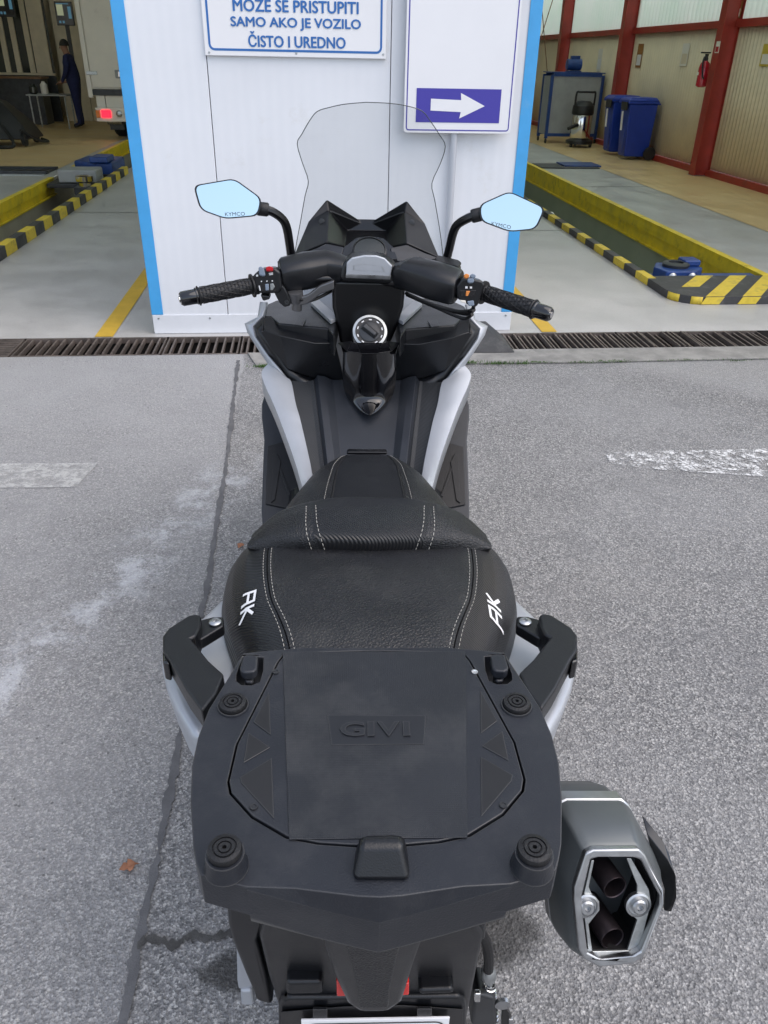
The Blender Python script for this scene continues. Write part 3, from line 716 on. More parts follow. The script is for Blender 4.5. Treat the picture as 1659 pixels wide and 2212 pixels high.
# notices on the long wall
def notice(X0, Y0, X1, Y1, m, label, x=XW - .004, m2=None, wd=.26):
    a = W(*zC(X0, Y0), x=x); b = W(*zC(X1, Y1), x=x); yc = (a.y + b.y) / 2; za, zb_ = a.z, b.z
    t = thing('wall_notice', label, 'notice', (x, yc, zb_), 'notices on the right wall')
    box('sheet', (x - .004, yc - wd / 2, zb_), (x - .0005, yc + wd / 2, za), m, t)
    if m2: box('picture', (x - .006, yc - wd * .38, zb_ + (za - zb_) * .1), (x - .0045, yc + wd * .38, zb_ + (za - zb_) * .55), m2, t)
notice(540, 318, 540, 465, 'paper', 'pale notice on the beige wall left of the middle red column', m2='white')
notice(803, 285, 797, 440, 'paperor', 'brown and white notice on the beige wall just right of the middle red column', m2='white')
notice(1105, 282, 1085, 430, 'paper', 'tan and white notice on the beige wall between the bins and the extinguisher', m2='cream')
notice(1640, 285, 1610, 432, 'paperyel', 'yellow and white notice at the right edge of the picture', m2='paper')
notice(1318, 268, 1298, 345, 'paper', 'small red and white sign on the near red column above the extinguisher', x=XW - .237, m2='extred', wd=.12)
notice(1448, 8, 1435, 118, 'paperor', 'orange sign on the wall beside the top of the near column', m2='paper', wd=.2)
# wheelie bins
def bin_(y0, label):
    xA, xB, wd, h = 5.66, 6.17, .46, .90
    t = thing('wheelie_bin', label, 'bin', ((xA + xB) / 2, y0 + wd / 2, .008), 'blue wheelie bins by the wall')
    rings = []
    for z, q in ((.06, .07), (.09, .06), (h - .06, .005), (h, .0)):
        rings.append([(xA + q, y0 + q, z), (xB - q * .3, y0 + q, z), (xB - q * .3, y0 + wd - q, z), (xA + q, y0 + wd - q, z)])
    loft('body', rings, 'binblue', t, bevel=.02)
    box('rim', (xA - .03, y0 - .02, h + .001), (xB + .015, y0 + wd + .02, h + .045), 'binblue', t, .012)
    loft('lid', [[(xA - .035, y0 - .025, h + .046), (xB + .01, y0 - .025, h + .046), (xB + .01, y0 + wd + .025, h + .046), (xA - .035, y0 + wd + .025, h + .046)],
                 [(xA + .03, y0 + .03, h + .10), (xB - .03, y0 + .03, h + .10), (xB - .03, y0 + wd - .03, h + .10), (xA + .03, y0 + wd - .03, h + .10)]], 'binblue', t, bevel=.015)
    tube('handle', [(xB + .05, y0 + .05, h), (xB + .05, y0 + wd - .05, h)], .014, 'binblue', t, 8)
    for y in (y0 - .03, y0 + wd + .03): lathe('wheel', [(.02, -.028), (.10, -.026), (.112, -.012), (.112, .012), (.10, .026), (.02, .028)], (xB - .03, y, .122), (0, 1, 0), 'blackp', t, 20)
    box('front_rib', (xA + .02, y0 + .10, .12), (xA + .03, y0 + .16, h - .1), 'binblue', t, .004)
    tube('sticker_bar', [(xA - .036, y0 + .20, h - .12), (xA - .02, y0 + .20, h - .42)], .018, 'paper', t, 8)
    box('bag_flap', (xA - .045, y0 + .02, h - .10), (xA - .031, y0 + .3, h + .03), 'blackp', t, .004)
bin_(14.72, 'blue wheelie bin nearer to the camera, its wheel showing')
bin_(15.52, 'blue wheelie bin behind the nearer bin, only its front edge showing')
# workshop vacuum
vc = thing('vacuum_cleaner', 'black and chrome workshop vacuum in front of the framed cabinet', 'vacuum', (5.62, 17.1, .008))
c = (5.62, 17.1, 0)
lathe('base', [(.10, .06), (.27, .07), (.27, .13), (.2, .16)], c, (0, 0, 1), 'blackp', vc, 24)
lathe('tank', [(.19, .165), (.20, .18), (.20, .58), (.19, .60)], c, (0, 0, 1), 'chrome', vc, 28)
lathe('motor_head', [(.21, .601), (.22, .63), (.21, .76), (.13, .84), (.05, .85)], c, (0, 0, 1), 'blackp', vc, 24)
tube('handle', spline([(5.43, 17.06, .72), (5.43, 17.04, .98), (5.50, 17.03, 1.0), (5.74, 17.03, 1.0), (5.81, 17.04, .98), (5.81, 17.06, .72)], 4), .02, 'blackp', vc, 8)
tube('hose_port', [(5.48, 16.93, .42), (5.28, 16.85, .36)], [.035, .03], 'blackp', vc, 10)
for dx, dy in ((-.2, -.12), (.2, -.12), (0, .22)): lathe('castor', [(.02, -.02), (.05, -.018), (.05, .018), (.02, .02)], (5.62 + dx, 17.1 + dy, .06), (1, 0, 0), 'blackp', vc, 12)
# framed cabinet
cb = thing('tool_cabinet', 'grey panelled cabinet on castors with dark blue frame by the wall', 'cabinet', (5.65, 18.2, .008))
xA, xB, yA, yB, zA_, zB_ = 5.13, 6.20, 17.85, 18.45, .17, 1.28
for x in (xA, xB):
    for y in (yA, yB): box('post', (x - .03, y - .03, .10), (x + .03, y + .03, zB_), 'steelblue', cb, .004)
for z in (zA_, zB_):
    for y in (yA, yB): box('rail', (xA + .031, y - .028, z - .03), (xB - .031, y + .028, z + .03), 'steelblue', cb)
box('panel', (xA + .032, yA - .008, zA_ + .031), (xB - .032, yA + .012, zB_ - .031), 'greypanel', cb)
box('side_panel', (xA - .01, yA + .032, zA_), (xA + .01, yB - .032, zB_ - .03), 'greypanel', cb)
box('top', (xA - .03, yA - .03, zB_ + .031), (xB + .03, yB + .03, zB_ + .05), 'steelblue', cb)
for x in (xA, xB):
    for y in (yA, yB): lathe('castor', [(.015, -.015), (.045, -.014), (.045, .014), (.015, .015)], (x, y, .054), (1, 0, 0), 'blackp', cb, 12)
mo = thing('blue_pump', 'small dark blue motor unit on top of the framed cabinet', 'pump', (5.6, 18.1, zB_ + .051))
lathe('motor', [(.02, -.16), (.10, -.15), (.11, -.05), (.11, .14), (.03, .16)], (5.60, 18.0, zB_ + .185), (1, 0, 0), 'steelblue', mo, 18)
box('foot', (5.46, 17.9, zB_ + .052), (5.74, 18.1, zB_ + .075), 'steelblue', mo, .003)
box('terminal_box', (5.52, 17.95, zB_ + .27), (5.70, 18.05, zB_ + .34), 'steelblue', mo, .005)
pn = thing('display_stand', 'pale green board standing behind the framed cabinet at the booth edge', 'board', (4.85, 19.2, .008))
box('board', (4.45, 19.2, .28), (5.08, 19.24, 1.30), 'greypanel', pn, .004); box('frame', (4.43, 19.245, .25), (5.10, 19.27, 1.32), 'steelblue', pn)
for x in (4.5, 5.0): box('leg', (x, 19.21, .009), (x + .04, 19.5, .27), 'steelblue', pn)
for i, (p, q) in enumerate((((160, 0), (205, 530)), ((235, 0), (110, 400)))):
    a = W(*zC(*p), y=19.6); b = W(*zC(*q), y=19.6); b.z = max(b.z, .02)
    o = tube('hanging_cable', [a + (a - b).normalized() * 1.6, a, b], .010, 'wood', None, 6, origin=b); tag(o, ('brown cable hanging from the roof down to the cabinet', 'brown cable crossing from upper right behind the booth edge')[i], 'cable')
# blue roller jack in the right pit
jk = thing('pit_jack', 'blue steel roller jack lying across the near end of the right pit', 'jack', (3.15, 6.4, -.02))
slab('body', [(2.88, 6.14, .0), (3.13, 6.13, .0), (3.24, 6.26, .0), (3.25, 6.46, .0), (2.92, 6.46, .0), (2.84, 6.30, .0)], (0, 0, .075), 'steelblue', jk, .010)
box('beam', (2.775, 6.24, -.05), (3.745, 6.40, -.001), 'steelblue', jk, .006)
lathe('turntable', [(.105, 0), (.11, .022), (.09, .034), (.06, .034), (.06, .02), (.02, .02)], (3.03, 6.31, .076), (0, 0, 1), 'darksteel', jk, 24)
box('head', (3.10, 6.30, .076), (3.24, 6.45, .125), 'steelblue', jk, .014)
for x in (2.935, 3.10): lathe('bolt_head', [(.032, 0), (.034, .010), (.02, .022), (.008, .024)], (x, 6.136, .032), (0, -1, 0), 'zinc', jk, 16)
lathe('bolt_head', [(.028, 0), (.03, .010), (.014, .02)], (3.247, 6.36, .038), (1, 0, 0), 'zinc', jk, 16)
# floor plate in the right bay
fp = thing('floor_plate', 'dark blue play detector plate set in the right bay floor', 'plate', (4.3, 13.8, .009))
box('plate', (3.85, 13.45, .009), (4.83, 13.62, .02), 'darksteel', fp, .002); box('moving_plate', (4.30, 13.64, .010), (4.92, 14.15, .035), 'steelblue', fp, .004); box('cover', (3.86, 13.64, .009), (4.28, 14.1, .016), 'darksteel', fp, .002)
# light coloured rag on the right pit wall
o = lathe('cloth_rag', [(.01, 0), (.05, .02), (.06, .07), (.03, .12), (.005, .13)], (2.80, 9.2, -.10), (.1, .1, 1), 'paper', None, 9, origin=(2.8, 9.2, -.1)); tag(o, 'pale crumpled rag hanging at the right pit edge', 'rag')

# jack across the left pit
lj = thing('pit_jack', 'jack with silver cylinder and blue frame across the left pit', 'jack', (-2.95, 11.7, -.05))
box('beam', (-3.40, 11.45, -.06), (-2.64, 12.0, -.005), 'darksteel', lj, .01)
box('head', (-3.25, 11.5, .0), (-2.75, 11.9, .16), 'greypanel', lj, .02)
lathe('cylinder', [(.08, -.60), (.08, -.02), (.11, 0), (.11, .06), (.06, .07)], (-2.85, 11.25, .06), (0, 0, 1), 'chrome', lj, 20)
box('foot_bracket', (-2.98, 11.15, -.10), (-2.72, 11.44, -.005), 'darksteel', lj, .008)
slab('blue_frame', [(-2.88, 12.1, -.02), (-2.66, 12.1, -.02), (-2.66, 13.0, -.02), (-3.2, 13.0, -.02), (-3.25, 12.4, -.02)], (0, 0, .20), 'steelblue', lj, .03)
box('blue_step', (-2.95, 12.05, .181), (-2.7, 12.5, .26), 'steelblue', lj, .02)
box('cross_arm', (-3.27, 12.02, -.04), (-2.66, 12.09, .04), 'darksteel', lj)
# brake tester frame in the left bay floor
bt = thing('brake_tester', 'dark steel roller tester frame sunk across the left bay floor', 'tester', (-5.5, 12.6, .005))
box('frame', (-8.5, 12.30, .009), (-3.62, 12.42, .05), 'darksteel', bt, .006); box('edge_bar', (-8.5, 12.16, .006), (-3.62, 12.28, .016), 'zinc', bt)
box('frame_rear', (-8.5, 12.80, .009), (-3.62, 12.92, .04), 'darksteel', bt, .006); box('cover', (-8.5, 12.43, .007), (-3.63, 12.79, .02), 'darksteel', bt)

# ------------------------------------------------------------------ van
vy = 17.5
van = thing('box_van', 'white box van parked over the left pit with its tail lamp lit', 'van', (-3.1, 19.6, .008))
XL, XR = -4.10, -2.05; zf = W(*zA(560, 560), y=vy).z
box('box_body', (XL + .03, vy + .04, zf), (XR, vy + 4.0, 2.95), 'vanwhite', van, .02)
box('door', (XL + .10, vy + .012, zf + .04), (XL + 1.0, vy + .039, 2.9), 'vanwhite', van, .006)
box('door', (XL + 1.012, vy + .012, zf + .04), (XR - .07, vy + .039, 2.9), 'vanwhite', van, .006)
box('corner_post', (XL, vy, zf - .14), (XL + .085, vy + .12, 2.95), 'vanedge', van, .006)
box('corner_post', (XR - .06, vy, zf - .14), (XR + .02, vy + .12, 2.95), 'vanedge', van, .006)
p = W(*zA(575, 458), y=vy); box('door_hinge', (p.x - .10, vy - .012, p.z - .03), (p.x + .10, vy + .011, p.z + .03), 'zinc', van, .005)
p = W(*zA(748, 465), y=vy); box('latch_plate', (p.x - .08, vy - .010, p.z - .07), (p.x + .08, vy + .011, p.z + .07), 'greypanel', van, .01)
box('latch_handle', (p.x - .02, vy - .03, p.z - .045), (p.x + .04, vy - .011, p.z + .045), 'chrome', van, .006)
box('sill', (XL + .088, vy + .0, zf - .10), (XR - .065, vy + .10, zf - .003), 'darksteel', van)
box('chassis_cover', (XL + .30, vy + .05, zf - .38), (XR - .3, vy + .3, zf - .101), 'vanwhite', van, .01)
box('mount', (XL + .12, vy + .05, zf - .34), (XL + .29, vy + .2, zf - .101), 'vanedge', van, .01)
a = W(*zA(595, 675), y=vy - .05); b = W(*zA(595, 762), y=vy - .05)
box('bumper', (a.x, vy - .05, b.z), (XR - .1, vy + .03, a.z), 'vanedge', van, .01)
for X0, X1, m in ((600, 632, 'litamber'), (634, 700, 'litred')):
    q0 = W(*zA(X0, 690), y=vy - .05); q1 = W(*zA(X1, 738), y=vy - .05)
    box('tail_lamp', (q0.x, vy - .075, q1.z), (q1.x, vy - .051, q0.z), m, van, .006)
q0 = W(*zA(748, 713), y=vy - .05); lathe('reversing_lamp', [(.06, 0), (.06, .02), (.045, .03), (.01, .032)], (q0.x, vy - .051, q0.z), (0, -1, 0), 'alu', van, 16)
box('number_plate_bracket', (q0.x + .12, vy - .062, q0.z - .06), (q0.x + .5, vy - .051, q0.z + .06), 'blackp', van)
for x in (-3.72, -2.35):
    w_ = lathe('wheel', [(.15, -.12), (.30, -.115), (.34, -.07), (.34, .07), (.30, .115), (.15, .12)], (x, vy + .85, .348), (1, 0, 0), 'tyre', van, 24)
    lathe('rim', [(.02, .09), (.14, .10), (.15, .125)], (x - .0, vy + .85, .348), (-1, 0, 0), 'zinc', w_, 16)
    box('mud_flap', (x - .14, vy + .40, .16), (x + .14, vy + .415, .52), 'blackp', van)
tube('silencer', [(-3.86, vy + .25, .33), (-3.6, vy + .25, .33)], .06, 'zinc', van, 12)
box('axle', (-3.6, vy + .8, .3), (-2.47, vy + .9, .4), 'blackp', van)

# ------------------------------------------------------------------ back of the left bay
yb = 22.0
of = thing('office_partition', 'cream framed glazed office partition at the back of the left bay', 'partition', (-7, yb, .008))
box('lower_panel', (-9.4, yb, .012), (-5.85, yb + .05, 1.0), 'darksteel', of)
box('glass', (-9.4, yb + .02, 1.05), (-5.85, yb + .03, 2.9), 'darkglass', of)
box('sill', (-9.4, yb - .06, 1.001), (-5.85, yb + .06, 1.049), 'cream', of, .004)
for X in (10, 80, 165, 215, 262):
    p = W(*zA(X, 200), y=yb); wd = .09 if X > 200 else .06
    box('mullion', (p.x - wd, yb - .03, 1.051), (p.x + wd, yb + .019, 2.9), 'cream', of, .004)
box('head_rail', (-9.4, yb - .03, 2.901), (-5.85, yb + .06, 3.0), 'cream', of)
mw = thing('pale_wall_panel', 'pale panelled wall beside the office partition', 'wall', (-4.5, yb + .3, .008))
for i in range(5): box('panel', (-5.80 + i * .62, yb + .30, .012), (-5.80 + i * .62 + .60, yb + .34, 3.6), 'cream', mw, .004)
def monitor(X0, Y0, X1, Y1, y, label, post):
    a = W(*zA(X0, Y0), y=y); b = W(*zA(X1, Y1), y=y)
    t = thing('monitor', label, 'monitor', ((a.x + b.x) / 2, y, b.z), 'monitors in the left bay')
    box('case', (a.x, y, b.z), (b.x, y + .05, a.z), 'blackp', t, .006)
    sc = box('screen', (a.x + .02, y - .003, b.z + .02), (b.x - .02, y - .0005, a.z - .02), 'screen', t)
    wd, hh = b.x - a.x, a.z - b.z
    for (u0, v0, u1, v1, m) in ((.10, .42, .46, .88, 'scr1'), (.10, .89, .8, .93, 'scr2'), (.14, .10, .26, .2, 'scr2'), (.34, .10, .46, .2, 'scr2'), (.72, .3, .9, .8, 'scr2')):
        box('display_block', (a.x + u0 * wd, y - .0045, b.z + v0 * hh), (a.x + u1 * wd, y - .0032, b.z + v1 * hh), m, sc)
    if post: box('post', ((a.x + b.x) / 2 - .04, y + .052, .012), ((a.x + b.x) / 2 + .04, y + .11, a.z - .1), 'blackp', t)
    else: box('wall_arm', ((a.x + b.x) / 2 - .04, y + .052, (a.z + b.z) / 2 - .04), ((a.x + b.x) / 2 + .04, yb - .031, (a.z + b.z) / 2 + .04), 'blackp', t)
monitor(-40, -60, 100, 107, 21.4, 'black monitor cut off by the left edge of the picture', False)
monitor(335, 8, 470, 162, 21.2, 'black monitor on a post behind the worker in navy overalls', True)
tb = thing('work_table', 'small steel table behind the van corner', 'table', (-5.5, 20.2, .008))
ta = W(*zA(262, 592), y=19.9); tz = ta.z
box('top', (-5.98, 19.85, tz - .03), (-5.12, 20.5, tz), 'greypanel', tb, .004)
for x in (-5.92, -5.18):
    for y in (19.9, 20.45): tube('leg', [(x, y, .009), (x, y, tz - .031)], .016, 'zinc', tb, 8)
o = lathe('canister', [(.07, .002), (.075, .02), (.075, .19), (.04, .22), (.03, .25)], (-5.62, 20.05, tz), (0, 0, 1), 'paper', None, 16, origin=(-5.62, 20.05, tz)); tag(o, 'white canister standing on the small steel table', 'canister')
o = lathe('jar', [(.06, .002), (.09, .03), (.085, .14), (.05, .17), (.045, .2)], (-5.84, 20.0, tz), (0, 0, 1), 'darkglass', None, 16, origin=(-5.84, 20.0, tz)); tag(o, 'dark jar on the left of the small steel table', 'jar')
ck = thing('desk', 'dark counter in front of the office partition', 'desk', (-7, 21.2, .008))
box('front', (-8.6, 21.0, .012), (-5.95, 21.04, .95), 'darksteel', ck); box('top', (-8.65, 20.95, .951), (-5.9, 21.6, .99), 'wood', ck, .004); box('end_panel', (-5.99, 21.042, .012), (-5.95, 21.6, .95), 'darksteel', ck)
ch = thing('office_chair', 'brown chair at the left edge by the dark counter', 'chair', (-7.05, 19.6, .008))
box('seat', (-7.35, 19.4, .44), (-6.85, 19.9, .50), 'wood', ch, .02); box('backrest', (-7.35, 19.38, .62), (-6.85, 19.43, 1.15), 'wood', ch, .015)
for x in (-7.33, -6.89):
    for y in (19.42, 19.86): box('leg', (x, y, .009), (x + .035, y + .035, .439), 'darksteel', ch)
    box('back_post', (x, 19.385, .501), (x + .035, 19.42, .62), 'darksteel', ch)
eq = thing('equipment_trolley', 'low black trolley heaped with dark hoses in the left bay', 'trolley', (-5.4, 16.3, .008))
loft('body', [[(-5.9, 15.9, .12), (-4.9, 16.0, .12), (-4.85, 16.8, .12), (-5.9, 16.8, .12)], [(-5.85, 16.0, .45), (-5.0, 16.1, .35), (-5.0, 16.75, .38), (-5.85, 16.75, .5)], [(-5.75, 16.2, .80), (-5.35, 16.3, .70), (-5.35, 16.6, .72), (-5.75, 16.6, .82)]], 'blackp', eq, bevel=.03)
for x, y in ((-5.8, 16.0), (-5.0, 16.05), (-5.0, 16.75), (-5.8, 16.75)): lathe('wheel', [(.03, -.04), (.11, -.035), (.12, 0), (.11, .035), (.03, .04)], (x, y, .13), (1, 0, 0), 'tyre', eq, 16)
tube('hose', spline([(-5.9, 15.8, .06), (-5.4, 15.55, .05), (-5.1, 15.7, .05), (-5.3, 16.0, .3), (-5.5, 16.1, .6)], 6), .03, 'tyre', eq, 8)
tube('hose', spline([(-5.0, 15.9, .3), (-4.8, 16.1, .12), (-4.75, 16.6, .05), (-5.0, 17.1, .05)], 6), .025, 'tyre', eq, 8)
box('control_head', (-5.78, 16.2, .83), (-5.5, 16.5, 1.05), 'steelblue', eq, .02)

# ------------------------------------------------------------------ worker
def worker():
    bx, by = -4.98, 20.15
    P_ = {}; V, Rr, E = [], [], []
    def v(n, x, y, z, r): P_[n] = len(V); V.append((x, y, z)); Rr.append(r)
    def e(*a):
        for i in range(len(a) - 1): E.append((P_[a[i]], P_[a[i + 1]]))
    v('pel', 0, 0, .92, .15); v('waist', -.01, 0, 1.06, .145); v('chest', -.03, 0, 1.27, .165); v('neck0', -.05, 0, 1.42, .08); v('neck', -.075, 0, 1.48, .058)
    v('head', -.10, 0, 1.56, .088); v('crown', -.105, 0, 1.65, .075)
    e('pel', 'waist', 'chest', 'neck0', 'neck', 'head', 'crown')
    for s, n in ((1, 'f'), (-1, 'n')):
        y = -s * .10
        v('hip' + n, 0, y, .86, .10); v('knee' + n, -.01 + .02 * s, y * 1.05, .47, .068); v('ank' + n, .02, y * 1.1, .09, .048); v('toe' + n, -.14, y * 1.2, .045, .04)
        e('pel', 'hip' + n, 'knee' + n, 'ank' + n, 'toe' + n)
        v('sh' + n, -.03, -s * .19, 1.38, .072); v('elb' + n, -.03 - .05 * (s > 0), -s * .26, 1.10, .05); v('wr' + n, -.20, -s * .22, .93, .034); v('pm' + n, -.26, -s * .21, .90, .032)
        e('chest', 'sh' + n, 'elb' + n, 'wr' + n, 'pm' + n)
        for k_ in range(4):
            v('fa%s%d' % (n, k_), -.305, -s * (.195 + .012 * k_), .885 + .002 * k_, .009); v('fb%s%d' % (n, k_), -.34, -s * (.195 + .012 * k_), .862, .008); e('pm' + n, 'fa%s%d' % (n, k_), 'fb%s%d' % (n, k_))
        v('th' + n, -.285, -s * .17, .905, .01); v('tb' + n, -.31, -s * .16, .89, .009); e('pm' + n, 'th' + n, 'tb' + n)
    me = bpy.data.meshes.new('body'); me.from_pydata(V, E, []); o = bpy.data.objects.new('person', me); COL.objects.link(o)
    sk = o.modifiers.new('skin', 'SKIN'); sk.use_smooth_shade = True; o.modifiers.new('sub', 'SUBSURF').levels = 1
    for i, r in enumerate(Rr): me.skin_vertices[0].data[i].radius = (r * (1.22 if r > .04 and V[i][2] < 1.45 else 1), r * (1.22 if r > .04 and V[i][2] < 1.45 else 1))
    me.skin_vertices[0].data[0].use_root = True
    dg = bpy.context.evaluated_depsgraph_get(); m2 = bpy.data.meshes.new_from_object(o.evaluated_get(dg)); bpy.data.objects.remove(o)
    m2.materials.clear(); m2.materials.append(MT['navy']); m2.materials.append(MT['skin']); m2.materials.append(MT['blackp'])
    for p in m2.polygons:
        c = p.center; p.use_smooth = True
        p.material_index = 1 if (c.z > 1.46 or (c.x < -.215 and c.z > .8)) else (2 if c.z < .085 else 0)
    o = bpy.data.objects.new('person', m2); COL.objects.link(o); o.location = (bx, by, .012); OFF[o.name] = Vector((0, 0, 0))
    tag(o, 'person in navy overalls standing at the small table beside the van', 'person')
    cap = []
    for i in range(6):
        a = R(i * 17); cap.append([(-.10 + .102 * math.cos(a) * math.cos(t) * 1.05 + .012, .094 * math.cos(a) * math.sin(t), 1.60 + .13 * math.sin(a)) for t in [R(q * 30) for q in range(12)]])
    loft('hair', cap, 'hair', o)
    for s in (-1, 1):
        lathe('ear', [(.004, -.01), (.02, -.006), (.02, .006), (.004, .01)], (-.10, s * .093, 1.565), (0, 1, 0), 'skin', o, 10)
    mesh('nose', [(-.182, -.014, 1.55), (-.182, .014, 1.55), (-.212, 0, 1.548), (-.182, 0, 1.598)], [[0, 1, 2], [0, 2, 3], [1, 3, 2], [0, 3, 1]], 'skin', o)
worker()
# ================================================================== SCOOTER
S0 = Vector((0, 1.30, 0))
sc = bpy.data.objects.new('scooter', None); sc.empty_display_size = .1; COL.objects.link(sc)
sc.location = SR @ (S0 - Vector((CXS, 0, 0))); sc.rotation_euler = (0, 0, R(SYAW)); OFF['scooter'] = S0
tag(sc, 'black and silver maxi scooter with rear luggage rack parked in front of the booth', 'scooter')
def Sz(z, zf, *pts): return [S(zf(*p), z=z) for p in pts]
def Sy(y, zf, *pts): return [S(zf(*p), y=y) for p in pts]
def sym(half):                                   # right half outline (front centre -> rear centre) to closed loop
    h = [Vector((max(p[0], 0.), p[1], p[2])) for p in half]
    h[0].x = 0; h[-1].x = 0
    return h + [mirx(p) for p in h[-2:0:-1]]
def lerp(a, b, t): return a + (b - a) * t
def interp(tab, v):
    for i in range(len(tab) - 1):
        if (tab[i][0] - v) * (tab[i + 1][0] - v) <= 0:
            t = (v - tab[i][0]) / (tab[i + 1][0] - tab[i][0]); return lerp(tab[i][1], tab[i + 1][1], t)
    return tab[0][1] if abs(v - tab[0][0]) < abs(v - tab[-1][0]) else tab[-1][1]
def surf(name, rows, m, parent, k=(4, 4), solid=0., ang=60):    # smooth grid through rows of points
    rows = [spline(r, k[0]) if k[0] > 1 else [Vector(p) for p in r] for r in rows]
    colsn = len(rows[0]); cs = [spline([r[j] for r in rows], k[1]) if k[1] > 1 else [r[j] for r in rows] for j in range(colsn)]
    nr = len(cs[0]); V = [cs[j][i] for i in range(nr) for j in range(colsn)]
    F = [[i * colsn + j, i * colsn + j + 1, (i + 1) * colsn + j + 1, (i + 1) * colsn + j] for i in range(nr - 1) for j in range(colsn - 1)]
    return mesh(name, V, F, m, parent, solid=solid, ang=ang)
def dashes(name, pts, m, parent, on=.0050, off=.0030, r=.00055):
    P_ = [Vector(p) for p in pts]; L = [0]
    for i in range(len(P_) - 1): L.append(L[-1] + (P_[i + 1] - P_[i]).length)
    def at(s):
        for i in range(len(L) - 1):
            if L[i + 1] >= s: return P_[i].lerp(P_[i + 1], (s - L[i]) / max(1e-9, L[i + 1] - L[i]))
        return P_[-1]
    it = []; s = 0
    while s + on < L[-1]:
        it.append(tube_vf([at(s), at(s + on * .5) , at(s + on)], [r * .6, r, r * .6], 5)); s += on + off
    return multi(name, it, m, parent)

# ---------------------------------------------------------------- luggage rack
ZR = .97
oh = Sz(ZR, zJ, (0, 615), (600, 610), (880, 634), (995, 645), (1025, 690), (1150, 880), (1235, 1010), (1310, 1185), (1358, 1370)) \
   + Sz(ZR, zG, (1503, 520), (1501, 690), (1492, 745)) + Sz(ZR, zL, (1565, 322), (1200, 432), (800, 455), (300, 530), (80, 543))
outer = sym(oh)
ch_ = Sz(ZR, zJ, (0, 633), (690, 645), (740, 660), (775, 700), (1070, 1240), (1137, 1485), (1125, 1560)) + Sz(ZR, zG, (1290, 585), (1165, 663), (1050, 688), (940, 698), (840, 704))
copen = sym(ch_)
slot = Sz(ZR, zJ, (868, 672), (1000, 668), (1015, 705), (1046, 785), (1048, 825), (1015, 852), (955, 855), (898, 832), (875, 760))
def outside_slot(s): return sx(slot, s)
rack = holed('luggage_rack', outer, [copen, outside_slot(1), outside_slot(-1)], (0, 0, -.036), 'rack', sc, .0028)
# rear slope and lip
cr = [oh[-4], oh[-3], oh[-2], Vector((0, oh[-1].y, ZR))]
re_ = [oh[-4] + Vector((0, -.001, -.002)), S(zL(700, 600), z=.955), S(zL(330, 700), z=.950), S(zL(140, 752), z=.947)]; re_[-1].x = 0
top = cr + [mirx(p) for p in cr[-2::-1]]; rear = re_ + [mirx(p) for p in re_[-2::-1]]
rings = [[p + Vector((0, .0, -.001)) for p in top], rear, [p + Vector((0, .003, -.046)) for p in rear], [p + Vector((0, .002, -.034)) for p in top]]
n = len(top); V = [p for r in rings for p in r]; F = []
for i in range(3):
    for j in range(n - 1): F.append([i * n + j, i * n + j + 1, (i + 1) * n + j + 1, (i + 1) * n + j])
mesh('rear_lip', V, F, 'rack', rack, .0022, ang=7)
cen = Vector((0, sum(p.y for p in copen) / len(copen), ZR))
cov = [cen + (p - cen) * .986 for p in copen]
tri_r = [Sz(ZR, zJ, (840, 905), (950, 1105), (842, 1188)), Sz(ZR, zJ, (985, 1172), (1025, 1368), (850, 1270)),
         Sz(ZR, zJ, (842, 1340), (1052, 1462), (1045, 1500)) + Sz(ZR, zG, (1207, 596))]
tris = [sx(t, s) for t in tri_r for s in (1, -1)]
cover = slab('cover_panel', [p + Vector((0, 0, .001)) for p in cov], (0, 0, -.006), 'rack', rack, .001)
MT['inlay'] = mat('rack_inlay', (.012, .012, .013), .42, var=.2, vs=8, rvar=.06, wear=(.06, .06, .06))
for t in tris:
    tcn = sum(t, Vector()) / len(t)
    slab('triangle_inlay', [p + Vector((0, 0, .0012)) for p in t], (0, 0, .0007), 'inlay', cover, .0004)
box('underside', (-.07, .42, ZR - .06), (.07, .60, ZR - .038), 'plastic', rack)
# grip mat with logo plate
gx0 = S(zJ(750, 700), z=ZR).x; gx1 = S(zG(1152, 640), z=ZR).x; yf = ch_[0].y - .004; yr = ch_[-2].y + .006
slab('grip_mat', [(-gx0, yf, ZR + .0012), (gx0, yf, ZR + .0012), (gx1, yr, ZR + .0012), (-gx1, yr, ZR + .0012)], (0, 0, .0008), 'rackgrip', cover, .0005)
lp = Sz(ZR + .0021, zG, (645, 220), (1005, 222), (997, 327), (660, 330))
MT['logosoft'] = mat('rack_logo', (.0115, .013, .0165), .42, rvar=.05, wear=(.055, .055, .055))
lo = slab('logo_plate', lp, (0, 0, .0005), 'logosoft', cover, .0002)
lc = sum(lp, Vector()) / 4
for ch, dx, wd in (('G', -.0235, .023), ('I', -.0060, .0065), ('V', .0105, .021), ('I', .0275, .0065)):
    Vt, Ft = text_vf(ch, wd, .018, .0014, .02 if ch != 'I' else 0.)
    mesh('logo_lettering', [lc + Vector((v.x + dx, v.y, .0006 + v.z)) for v in Vt], Ft, 'logosoft', lo)
for p in ((1183, 63), (455, 62), (1288, 550), (375, 556)):
    c = S(zG(*p), z=ZR + .0015); lathe('screw', [(.0001, .0004), (.002, .0004), (.0024, .0012), (.0034, .0012), (.0036, .0001)], c, (0, 0, 1), 'darksteel' if p[0] != 1183 else 'chrome', rack, 10)
